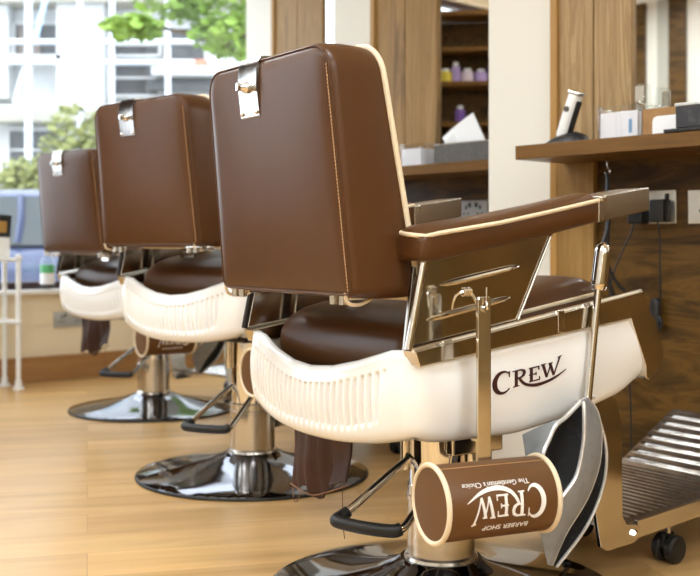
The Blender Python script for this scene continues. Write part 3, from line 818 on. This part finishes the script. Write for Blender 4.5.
# hair clipper in its charging stand
r = st('charging_stand', 'black low charging stand holding the white hair clipper', 'charger', 0, .157 * K, -.155 * K, T1)
rings = []
for f, w, h in ((-.076, .010, .006), (-.068, .030, .014), (-.045, .038, .026), (-.01, .040, .036), (.03, .038, .040), (.055, .032, .030), (.070, .018, .012)):
    rings.append([(f, w * math.cos(a_), max(0, h * math.sin(a_)) if math.sin(a_) > 0 else 0) for a_ in [2 * PI * q / 16 for q in range(16)]])
MB().loft(rings).build('stand_body', M['socket'], r, ang=60)
r2 = st('hair_clipper', 'white cordless hair clipper with dark button, leaning in its charging stand', 'hair clipper', 0, .138 * K, -.155 * K, T1 + .022)
TM = Matrix.Rotation(R(21), 4, 'Y') @ Matrix.Scale(1.14, 4)
rings = []
for z, w, d in ((0, .013, .014), (.01, .017, .017), (.05, .0165, .018), (.085, .0155, .017), (.105, .016, .016), (.118, .0165, .014)):
    rings.append([tuple(TM @ Vector((w * math.copysign(abs(math.cos(a_)) ** .6, math.cos(a_)), d * math.copysign(abs(math.sin(a_)) ** .6, math.sin(a_)), z))) for a_ in [2 * PI * q / 24 for q in range(24)]])
body = MB().loft(rings).build('clipper_body', M['whitep'], r2, ang=60)
MB().box((.0150, -.010, .012), (.0185, .012, .105), .0015, mtx=TM).build('black_back', M['socket'], r2)
MB().box((-.019, -.014, .117), (.019, .014, .128), .003, mtx=TM).build('blade', M['chrome2'], r2)
MB().lathe([(.0075, 0), (.0075, .004), (0, .005)], 16, mtx=TM @ Matrix.Translation((-.002, -.0165, .078)) @ Matrix.Rotation(R(90), 4, 'X')).build('button', M['greybox'], r2)

def tub(k, x, y, z, w, d, h, label, rz=0):
    r = st('clear_tub', label, 'plastic tub', k, x, y, z, rz, 'clear plastic tubs')
    b = MB(); t = .003
    def ring(ins, zz, rr_):
        o = []
        for cx, cy, aa in ((w / 2 - ins - rr_, d / 2 - ins - rr_, 0), (-(w / 2 - ins - rr_), d / 2 - ins - rr_, 90), (-(w / 2 - ins - rr_), -(d / 2 - ins - rr_), 180), (w / 2 - ins - rr_, -(d / 2 - ins - rr_), 270)):
            for q in range(6): a_ = R(aa + 18 * q); o.append((cx + rr_ * math.cos(a_), cy + rr_ * math.sin(a_), zz))
        return o
    b.loft([ring(.006, 0, .02), ring(.004, .01, .02), ring(0, h, .02), ring(t, h, .018), ring(.006, .006, .018)])
    b.build('tub_wall', M['clear'], r, ang=50)
    MB().tube(ring(.0005, h, .02), .003, 8, closed=True).build('rim', M['clear2'], r)
    return r
def pack(k, x, y, z, w, d, h, label, rz=0, stripe=True):
    r = st('paper_pack', label, 'paper', k, x, y, z, rz)
    b = MB()
    for q in range(7):
        f = q / 6; b.box((-w / 2 + .004 * math.sin(q * 3), -d / 2 + d * f - d / 15, 0), (w / 2 - .003 * math.cos(q * 2), -d / 2 + d * f + d / 15, h * (1 - .06 * math.sin(q * 2.2) ** 2)), .002)
    b.build('sheets', M['paper'], r)
    if stripe: MB().box((w * .26, -d / 2 - d / 15 - .0012, .012), (w * .34, -d / 2 - d / 15 - .0002, h * .68)).build('blue_stripe', M['bluep'], r)
    return r
tub(0, .333 * K, -.135 * K, T1, .155, .115, .095, 'clear plastic tub holding white paper, right of the hair clipper')
pack(0, .333 * K, -.135 * K, T1 + .0065, .125, .080, .074, 'white paper with a blue stripe standing in the clear tub right of the clipper')
r = st('kraft_box', 'brown kraft card box with a white card front, right of the clear tub', 'box', 0, .455 * K, -.135 * K, T1)
b = MB().box((-.055, -.05, 0), (.05, -.047, .078)); b.box((-.055, .047, 0), (.05, .05, .078)); b.box((-.055, -.05, 0), (-.052, .05, .078)); b.box((.047, -.05, 0), (.05, .05, .078)); b.box((-.055, -.05, 0), (.05, .05, .003))
b.build('box_wall', M['kraft'], r)
poly = [(-.022, .002), (.052, .002), (.052, .056), (-.008, .056), (-.018, .052), (-.022, .042)]
MB().prism(poly, (-.0515, -.0502), lambda a, c, h: (a, h, c)).build('white_card', M['paper'], r)
r = st('storage_tin', 'black marbled box on the near worktop at the right edge of the photo', 'box', 0, .625 * K, -.20 * K, T1)
MB().box((-.095, -.05, .010), (.13, .05, .070), .002).build('tin_body', M['dark'], r)
MB().box((-.125, -.06, 0), (.14, .06, .008), .001).build('tray', M['socket'], r)
MB().box((-.097, -.052, .0665), (.132, .052, .0745), .001).build('lid', M['plate'], r)
r = st('acrylic_wedge', 'small clear wedge-shaped holder against the near mirror, behind the tub', 'holder', 0, .325 * K, -.055, T1)
MB().prism([(-.028, 0), (.032, 0), (.014, .172), (-.008, .172)], (-.022, .022), lambda a, c, h: (a, h, c), bev=.003).build('wedge', M['clear2'], r)
MB().box((-.012, -.024, .120), (.016, -.021, .165), .001).build('metal_clip', M['chrome2'], r)
# hook with a hanging black cable
r = st('cable_hook', 'steel screw hook under the near worktop with a black cable hanging down', 'hook', 0, .266 * K, -.13 * K, B1)
MB().tube(spline([(0, 0, .0), (0, 0, -.020), (.003, 0, -.030), (.010, 0, -.040), (.006, 0, -.050), (-.004, 0, -.050), (-.008, 0, -.042)], 6), .0024, 8).build('hook_wire', M['chrome2'], r)
b = MB(); b.tube(spline([(.001, 0, -.044), (-.006, .01, -.10), (.002, .0, -.20), (-.010, -.01, -.28), (.004, .01, -.38), (.02, .05, -.46)], 6), .0065, 8)
b.tube(spline([(.001, 0, -.044), (.008, -.01, -.12), (-.004, .01, -.22), (.008, .0, -.33), (.05, .06, -.42)], 6), .005, 8)
b.build('cable', M['socket'], r)

def socket(k, x, z, w, h, label, double=False, wallfn=None):
    if wallfn is None: r = st('wall_socket', label, 'socket', k, x, -.008, z, 0, 'wall sockets')
    else: r = wallfn(thing('wall_socket', label, 'socket', (0, 0, 0), 0, 'wall sockets'), x, z)
    MB().box((-w / 2, -.008, -h / 2), (w / 2, 0, h / 2), .003).build('face_plate', M['plate'], r)
    b = MB()
    for cx in ((-w / 4, w / 4) if double else (0,)):
        b.box((cx - .004, -.0095, .006), (cx + .004, -.0075, .022)); b.box((cx - .015, -.0095, -.016), (cx - .007, -.0075, -.008)); b.box((cx + .007, -.0095, -.016), (cx + .015, -.0075, -.008))
    b.build('pin_holes', M['socket'], r)
    b = MB()
    for cx in ((-w / 4 + .02, w / 4 - .02) if double else (.024,)): b.box((cx - .006, -.012, h / 2 - .028), (cx + .006, -.0075, h / 2 - .010), .001)
    b.build('switch', M['socket'], r)
    return r
def plug(k, x, z, w, h, label, cable):
    r = st('mains_plug', label, 'plug', k, x, -.016, z, 0, 'black mains plugs')
    MB().box((-w / 2, -.045, -h / 2), (w / 2, 0, h / 2), .006).build('plug_body', M['socket'], r)
    MB().tube(spline(cable, 7), .0026, 8).build('cable', M['socket'], r)
    return r
s1z = Zk(.842)
socket(0, .353 * K, s1z, .105, .098, 'steel socket with black plugs above the front of the nearest chair')
socket(0, .483 * K, s1z - .002, .105, .098, 'empty steel socket at the right edge of the photo')
plug(0, .366 * K, s1z - .012, .048, .066, 'black plug adaptor in the steel socket, its thin cord hanging straight down',
     [(0, -.035, -.03), (.004, -.03, -.08), (-.002, -.02, -.16), (-.004, -.015, -.24), (-.008, -.012, -.30)])
plug(0, .300 * K, s1z - .028, .050, .042, 'black plug behind the chrome arm tip, its cable looping left',
     [(-.01, -.03, -.015), (-.02, -.03, -.05), (-.05, -.028, -.10), (-.085, -.03, -.18), (-.095, -.03, -.27), (-.06, -.03, -.36), (-.03, -.03, -.45), (-.02, -.03, -.60), (-.018, -.03, -.78)])
r = st('hair_trimmer', 'small black trimmer hanging on its cord against the walnut panel', 'trimmer', 0, .345 * K, -.012, Zk(.515))
b = MB().loft([[(w * math.cos(2 * PI * q / 14) + dx, -.014 + .012 * math.sin(2 * PI * q / 14), z) for q in range(14)] for w, z, dx in ((.006, 0, 0), (.016, .006, 0), (.017, .03, .002), (.013, .045, 0), (.017, .06, -.002), (.014, .082, 0), (.005, .09, 0))])
b.build('trimmer_body', M['socket'], r, ang=60)
b = MB(); b.tube([(.018 * math.cos(2 * PI * q / 20) + .004, -.016, .018 + .018 * math.sin(2 * PI * q / 20)) for q in range(20)], .005, 8, closed=True); b.build('coil', M['socket'], r)

# middle station
tub(1, .395 * K, -.14 * K, T2, .150, .11, .092, 'clear plastic tub of white paper on the middle worktop')
pack(1, .388 * K, -.14 * K, T2 + .0065, .115, .075, .070, 'white folded paper standing in the clear tub on the middle worktop', stripe=False)
r = st('storage_tray', 'charcoal grey open tray on the middle worktop', 'tray', 1, .675 * K, -.155 * K, T2)
b = MB(); w, d, h = .30, .13, .076
b.box((-w / 2, -d / 2, 0), (w / 2, d / 2, .005)); b.box((-w / 2, -d / 2, 0), (w / 2, -d / 2 + .006, h)); b.box((-w / 2, d / 2 - .006, 0), (w / 2, d / 2, h)); b.box((-w / 2, -d / 2, 0), (-w / 2 + .006, d / 2, h)); b.box((w / 2 - .006, -d / 2, 0), (w / 2, d / 2, h))
b.build('tray_wall', M['greybox'], r)
MB().tube([(-w / 2, -d / 2, h), (w / 2, -d / 2, h), (w / 2, d / 2, h), (-w / 2, d / 2, h)], .0025, 6, closed=True).build('rim', M['plate'], r)
r = st('paper_sheet', 'large white sheet of paper sticking up aslant from the charcoal tray', 'paper', 1, .612 * K, -.15 * K, T2 + .010)
b = MB(); rings = []
q0, q1, q2, q3 = Vector((-.060, -.01, .055)), Vector((.115, .02, .060)), Vector((.020, .045, .195)), Vector((-.125, .025, .105))
for i in range(9):
    f = i / 8; a_, c_ = q0.lerp(q3, f), q1.lerp(q2, f)
    row = [a_.lerp(c_, g / 8) + Vector((0, -.008 * math.sin(PI * g / 8), 0)) for g in range(9)]
    rings.append([tuple(v) for v in row] + [tuple(v + Vector((0, .0015, 0))) for v in row[::-1]])
b.loft(rings)
b.build('sheet', M['paper'], r, ang=50)
r = st('paper_card', 'small white folded card standing in the left end of the charcoal tray', 'card', 1, .585 * K, -.16 * K, T2 + .008)
MB().prism([(-.045, 0), (.0, 0), (.012, .085), (-.004, .118), (-.05, .085)], (-.002, .002), lambda a, c, h: (a, h, c)).build('card', M['paper'], r)
socket(1, .548 * K, Zk(.868), .150, .085, 'steel double socket below the middle worktop', True)
socket(1, .405 * K, Zk(.868), .085, .085, 'steel single socket below the middle worktop, left of the double one')

# ------------------------------------------------------------------ by the window
def wallp(o, x, z, y=0.):
    o.location = (-1.57 + x * UN[0] + y * UU[0], 5.95 + x * UN[1] + y * UU[1], z); o.rotation_euler = (0, 0, BW); return o
socket(0, -.018, .322, .19, .086, 'steel double socket on the low cream wall under the window', True, wallfn=lambda o, x, z: wallp(o, x, z))
def wthing(name, label, cat, x, y, z): return wallp(thing(name, label, cat, (0, 0, 0)), x, z, y)
r = wthing('water_bottle', 'clear plastic bottle with a green and white label on the window sill', 'bottle', -.160, -.025, .4945)
MB().lathe([(0, 0), (.034, 0), (.038, .006), (.038, .145), (.034, .165), (.016, .186), (.0135, .192), (.0135, .205), (0, .205)], 32).build('bottle_body', M['water'], r, ang=40)
MB().lathe([(.0386, .030), (.0390, .030), (.0390, .090), (.0386, .090)], 32).build('label_band', M['paper'], r)
MB().lathe([(.0388, .092), (.0392, .092), (.0392, .135), (.0388, .135)], 32).build('green_band', M['green'], r)
MB().lathe([(.0145, .190), (.0155, .192), (.0155, .208), (.013, .211), (0, .211)], 24).build('cap', M['whitep'], r)
# glass side table at the left edge
r = wthing('side_table', 'glass side table on white tubular legs at the left edge', 'table', -.65, -.13, FZ)
b = MB()
for x, y in ((.235, .085), (-.235, .085), (.235, -.085), (-.235, -.085)):
    lg = MB().tube([(x, y, .008), (x, y, .685)], .013, 14); lg.lathe([(.030, 0), (.030, .012), (.018, .018), (.018, .045), (.013, .05)], 20, c=(x, y, 0)); lg.ball((x, y, .688), .019, 14, 8); lg.ball((x, y, .352), .018, 14, 8)
    lg.build('leg', M['wmetal'], r)
MB().box((-.25, -.10, .672), (.25, .10, .682), .003).build('glass_top', M['clear2'], r)
MB().box((-.235, -.085, .350), (.235, .085, .358), .003).build('glass_shelf', M['clear2'], r)
for zz in (.678, .352):
    b = MB()
    for q in ((.235, .085), (-.235, .085)), ((.235, -.085), (-.235, -.085)), ((.235, .085), (.235, -.085)), ((-.235, .085), (-.235, -.085)): b.tube([(*q[0], zz), (*q[1], zz)], .010, 10)
    b.build('top_rail' if zz > .5 else 'lower_rail', M['wmetal'], r)
r = wthing('display_box', 'black and gold box on a white stand on the side table', 'box', -.545, -.13, FZ + .683)
MB().box((-.06, -.05, 0), (.10, .05, .115), .004).build('white_stand', M['wmetal'], r)
bx = MB().box((-.07, -.05, .115), (.095, .05, .235), .003, mtx=Matrix.Rotation(R(4), 4, 'Y')).build('box_body', M['socket'], r)
MB().box((-.03, -.0535, .14), (.07, -.0505, .20), .001, mtx=Matrix.Rotation(R(4), 4, 'Y')).build('gold_panel', M['gold'], bx)

# ------------------------------------------------------------------ retail shelves seen in the middle mirror
r = thing('display_shelf', 'tall dark wooden product shelves reflected in the middle mirror', 'shelves', (-2.50, 4.10, FZ), 0)
y0, y1 = -.62, .60
b = MB().box((-.30, y0, 0), (-.27, y1, 2.35)); b.box((-.30, y0 - .03, 0), (0, y0, 2.38)); b.box((-.30, y1, 0), (0, y1 + .03, 2.38)); b.build('carcass', M['walnut'], r)
for z in (.06, .55, .98, 1.30, 1.58, 1.86, 2.10, 2.35): MB().box((-.27, y0, z), (-.002, y1, z + .03), .001).build('shelf_board', M['shelf'], r)
prods = [(4.465, 1.905 - .015, .05, .10, 'yellow', 'yellow tub at the end of the shelf reflected in the middle mirror'), (4.39, 1.89, .032, .145, 'lilac', 'tall lilac bottle beside the yellow tub on the reflected shelf'),
         (4.31, 1.89, .044, .10, 'pinkish', 'pale pink jar in the middle of the reflected shelf'), (4.215, 1.89, .042, .095, 'lilac', 'short lilac jar right of the pale pink jar on the reflected shelf'),
         (4.13, 1.89, .034, .16, 'purple', 'purple bottle at the right end of the reflected shelf'), (4.36, 1.61, .034, .12, 'purple', 'purple bottle on the lower reflected shelf')]
for y, z, rad, h, m, lab in prods:
    q = thing('product_bottle', lab, 'bottle', (-2.60, y, z + FZ), 0, 'bottles on the reflected shelves')
    MB().lathe([(0, 0), (rad, 0), (rad * 1.02, .004), (rad, h * .74), (rad * .8, h * .80), (0, h * .8)], 24).build('bottle_body', M[m], q)
    MB().lathe([(rad * .6, h * .795), (rad * .6, h), (0, h)], 20).build('cap', M['whitep'], q)

# ------------------------------------------------------------------ unseen light panels, added to fill the room and chair sides
li = 0
for n in (-1.2, .7):
    for u in (-2.1, -1.2, .8, 2.8, 4.6):
        p = P(n, u)
        q = thing('fill_light_panel', ('added unseen fill light panel over the back of the shop', 'added unseen fill light panel over the chairs', 'added unseen fill light panel near the stations')[0 if n < 0 else 1], 'light', (p[0], p[1], CZ - .03), BW, 'added fill light panels')
        b = MB()
        b.box((-.32, -.32, 0), (.32, -.28, .03)); b.box((-.32, .28, 0), (.32, .32, .03)); b.box((-.32, -.28, 0), (-.28, .28, .03)); b.box((.28, -.28, 0), (.32, .28, .03))
        b.build('frame', M['whitep'], q)
        MB().box((-.28, -.28, .008), (.28, .28, .02)).build('diffuser', bpy.data.materials.get('fill panel diffuser') or emis('fill panel diffuser', (.89, .955, 1.0), 23.0), q)
        li += 1

# ------------------------------------------------------------------ outside
struct(MB().box((-40, 6.2, -.30), (25, 40, -.16)).build('ground', M['asphalt'], ang=20))
struct(MB().box((-40, 13.5, -.30), (25, 18, -.05)).build('pavement', M['paving'], ang=20))
FY = 18.0; PXM = FY / 1054
def bx_(px): return (px - 350) * PXM
def bz_(py): return .74 + (245 - py) * PXM
r = thing('house', 'pale rendered town house across the street behind scaffolding', 'building', (bx_(60), FY, -.05), 0)
def hp_(name, m, px0, px1, py0, py1, y0, y1, parent=r, bev=0):
    o = (bx_(60), FY, -.05)
    return MB().box((bx_(px0), FY + y0, bz_(py1)), (bx_(px1), FY + y1, bz_(py0)), bev).build(name, m, parent, off=o if parent is r else o, ang=20)
hp_('wall', M['render'], -260, 420, -260, 291, .12, 4)
hp_('pier', M['render'], -60, 12, 8, 100, -.22, .12); hp_('pier', M['render'], 62, 108, 8, 110, -.35, .12)
for (p0_, p1_, q0_, q1_) in ((14, 62, 22, 60), (108, 160, 34, 56), (108, 160, 60, 96), (166, 206, 26, 62), (8, 60, 128, 172), (-90, -30, 20, 70), (240, 300, 20, 70)):
    f = hp_('window', M['wglass'], p0_, p1_, q0_, q1_, .05, .13)
    b = MB(); o = (bx_(60), FY, -.05)
    w_ = 1.2
    for a_, c_, d_, e_ in ((p0_, p1_, q0_, q0_ + w_ * 2), (p0_, p1_, q1_ - w_, q1_ + w_), (p0_ - w_, p0_ + w_, q0_, q1_), (p1_ - w_, p1_ + w_, q0_, q1_), (p0_, p1_, (q0_ + q1_) / 2 - .8, (q0_ + q1_) / 2 + .8)):
        b.box((bx_(a_), FY - .02, bz_(e_)), (bx_(c_), FY + .06, bz_(d_)))
    b.build('sash', M['render'], f, off=o)
c = hp_('curtain', M['curtain'], 18, 40, 24, 58, .0, .048)
hp_('cornice', M['stone'], -200, 400, -8, 8, -.5, .12); hp_('band', M['stone'], -200, 230, 108, 124, -.45, .12); hp_('sill', M['render'], 4, 66, 58, 64, -.35, .12)
hp_('sill', M['render'], 158, 222, 72, 80, -.6, .12); hp_('fascia', M['wglass'], 150, 222, 81, 92, -.3, .12)
f = hp_('flower_trough', M['brick'], 164, 208, 63, 72, -.35, -.05)
r = thing('scaffold', 'pale steel scaffolding standing in front of the white house', 'scaffolding', (bx_(50), FY - 1.2, -.05), 0)
for px in (-60, 50, 98, 128, 180):
    MB().tube([(bx_(px), FY - 1.2, -.05), (bx_(px), FY - 1.2, 5.8)], .045 if px != 50 else .06, 10).build('upright', M['pole'], r, off=(bx_(50), FY - 1.2, -.05))
for py in (56, 75, -30, 118):
    MB().tube([(bx_(-120), FY - 1.25, bz_(py)), (bx_(205), FY - 1.25, bz_(py))], .045, 10).build('ledger', M['pole'], r, off=(bx_(50), FY - 1.2, -.05))
MB().tube([(bx_(50), FY - 1.15, bz_(60)), (bx_(36), FY - 1.15, bz_(112))], .035, 8).build('brace', M['pole'], r, off=(bx_(50), FY - 1.2, -.05))
MB().tube([(bx_(72), FY - 1.15, bz_(-10)), (bx_(55), FY - 1.15, bz_(52))], [.03, .055], 8).build('sheeting', M['blueflag'], r, off=(bx_(50), FY - 1.2, -.05))

def foliage(blobs, n, size, seed):
    rnd = random.Random(seed); mb = MB()
    for i in range(n):
        c, rad = rnd.choice(blobs)
        d = Vector((rnd.gauss(0, 1), rnd.gauss(0, 1), rnd.gauss(0, 1))).normalized() * (rnd.random() ** .45)
        p = Vector(c) + Vector((d.x * rad[0], d.y * rad[1], d.z * rad[2]))
        q = Matrix.Translation(p) @ Matrix.Rotation(rnd.random() * 6.3, 4, 'Z') @ Matrix.Rotation(rnd.random() * 2.2, 4, 'X')
        s = size * rnd.uniform(.6, 1.25)
        mb.add([(-s * .5, 0, 0), (-s * .2, s * .32, .12 * s), (s * .25, s * .30, .12 * s), (s * .6, 0, 0), (s * .25, -s * .30, .12 * s), (-s * .2, -s * .32, .12 * s)], [(0, 1, 2, 3), (0, 3, 4, 5)], 0, q)
    return mb
r = thing('street_tree', 'bright green leafy tree outside the window, beside the shop wall', 'tree', (-.45, 10.6, -.05), 0)
o = (-.45, 10.6, -.05)
foliage([((-1.25, 10.2, 3.25), (.55, .8, .40)), ((-1.7, 10.2, 3.15), (.45, .6, .28)), ((-.85, 10.4, 3.3), (.5, .8, .6)), ((-2.05, 10.0, 2.80), (.30, .3, .10)), ((-1.15, 10.2, 2.75), (.40, .5, .20)), ((-.5, 10.5, 3.8), (1.0, 1.0, .7))], 1500, .125, 3).build('foliage', M['leaf'], r, off=o, ang=20)
b = MB().tube([(-.45, 10.6, -.05), (-.43, 10.6, 1.5), (-.48, 10.6, 3.0), (-.5, 10.6, 4.2)], [.14, .11, .09, .05], 14)
for e in ((-1.25, 10.2, 3.3), (-2.0, 10.0, 2.85), (-1.1, 10.2, 2.8), (.2, 10.9, 4.0)): b.tube([(-.46, 10.6, 2.4), tuple((Vector((-.46, 10.6, 2.4)) + Vector(e)) / 2 + Vector((0, 0, .1))), e], [.05, .03, .012], 8)
b.build('trunk', M['bark'], r, off=o)
def shrub(px, py, Y, rad, n, seed, label):
    X = (px - 350) / 1054 * Y; Zt = .74 + (245 - py) / 1054 * Y
    r = thing('shrub', label, 'shrub', (X, Y, -.05), 0); o = (X, Y, -.05)
    foliage([((X, Y, Zt - rad * .75), (rad, rad * .7, rad * .8)), ((X + rad * .6, Y, Zt - rad), (rad * .7, rad * .6, rad * .7)), ((X - .3 * rad, Y, Zt - 1.7 * rad), (rad, rad * .7, rad))], n, .12, seed).build('foliage', M['shrub'], r, off=o, ang=20)
    b = MB()
    for k in range(4): b.tube([(X + .05 * k - .08, Y, -.05), (X + .12 * k - .2, Y, Zt - rad)], [.035, .015], 8)
    b.build('stem', M['bark'], r, off=o)
shrub(88, 104, 15.0, .75, 1500, 5, 'yellow-green shrub above the backs of the two farther chairs')
shrub(22, 158, 14.2, .36, 600, 6, 'small green shrub at the far left, above the parked car')

# parked car
r = thing('car', 'dark blue parked car outside the window at the left edge', 'car', (-3.35, 10.2, -.16), R(2))
def sect(x, w, z0, z1, top, n=20):
    o = []
    for q in range(n):
        a_ = 2 * PI * q / n; cx, sx = math.cos(a_), math.sin(a_)
        o.append((x, w * math.copysign(abs(cx) ** .45, cx), (z0 + z1) / 2 + (z1 - z0) / 2 * math.copysign(abs(sx) ** .6, sx)))
    return o
rings = [sect(-2.08, .60, .32, .62, 0), sect(-2.02, .78, .24, .76, 0), (sect(-1.7, .86, .20, .84, 0)), sect(-.9, .88, .20, .93, 0), sect(0, .89, .20, .95, 0), sect(1.0, .88, .20, .97, 0), sect(1.7, .86, .22, .96, 0), sect(1.98, .80, .26, .90, 0), sect(2.06, .62, .34, .7, 0)]
MB().loft(rings).build('car_body', M['carpaint'], r, ang=50)
def cab(z, x0, x1, w): return [(x0, -w, z), (x1, -w, z), (x1, w, z), (x0, w, z)]
MB().loft([cab(.90, -1.05, 1.75, .80), cab(1.15, -.60, 1.62, .74), cab(1.34, -.25, 1.40, .68)]).build('window_band', M['carglass'], r, ang=20)
MB().loft([cab(1.335, -.27, 1.42, .69), cab(1.39, -.12, 1.32, .64), cab(1.41, .15, 1.1, .5)]).build('roof', M['carpaint'], r, ang=40)
b = MB()
for sy in (-1, 1):
    for (xa, xb) in ((-1.0, -.27), (.35, .35), (1.72, 1.42)):
        MB().tube([(xa, sy * .79, .92), ((xa + xb) / 2 + .02, sy * .75, 1.14), (xb, sy * .69, 1.35)], .035, 8).build('pillar', M['carpaint'], r)
for x in (-1.30, 1.28):
    for sy in (-1, 1):
        w = MB().lathe([(0, -.10), (.20, -.10), (.29, -.09), (.315, -.06), (.315, .06), (.29, .09), (.20, .10), (0, .10)], 32, mtx=Matrix.Translation((x, sy * .80, .315)) @ Matrix.Rotation(R(90), 4, 'X')).build('wheel', M['rubber'], r)
        MB().lathe([(0, -.106), (.19, -.106), (.19, .106), (0, .106)], 20, mtx=Matrix.Translation((x, sy * .80, .315)) @ Matrix.Rotation(R(90), 4, 'X')).build('hub_cap', M['plate'], w)
b = MB()
for sy in (-1, 1):
    for q in (MB().ball((-2.0, sy * .58, .62), (.07, .16, .08)), MB().ball((2.0, sy * .66, .72), (.06, .12, .10))): q.build('lamp', M['lampglass'], r)

# ------------------------------------------------------------------ light, camera
w = bpy.data.worlds.new('World'); SC.world = w; w.use_nodes = True
nt = w.node_tree; bg = nt.nodes['Background']
bg.inputs['Color'].default_value = (.85, .93, 1.0, 1); bg.inputs['Strength'].default_value = 3.2
sun = bpy.data.lights.new('sun', 'SUN'); sun.energy = 1.1; sun.angle = R(20); sun.color = (1, .96, .9)
so = bpy.data.objects.new('sun', sun); COL.objects.link(so); so.rotation_euler = (R(48), 0, R(12))
cam = bpy.data.cameras.new('camera'); co = bpy.data.objects.new('camera', cam); COL.objects.link(co)
co.location = (0, 0, .74); co.rotation_euler = (R(90), 0, 0)
cam.sensor_width = 36; cam.lens = 1054 / 700 * 36; cam.shift_y = -43 / 700
cam.clip_start = .05; cam.clip_end = 200
cam.dof.use_dof = True; cam.dof.focus_distance = 2.05; cam.dof.aperture_fstop = 5.0
SC.camera = co
SC.view_settings.view_transform = 'Standard'; SC.view_settings.look = 'None'
SC.view_settings.exposure = 0.60; SC.view_settings.gamma = 1.0
SC.view_settings.use_curve_mapping = False
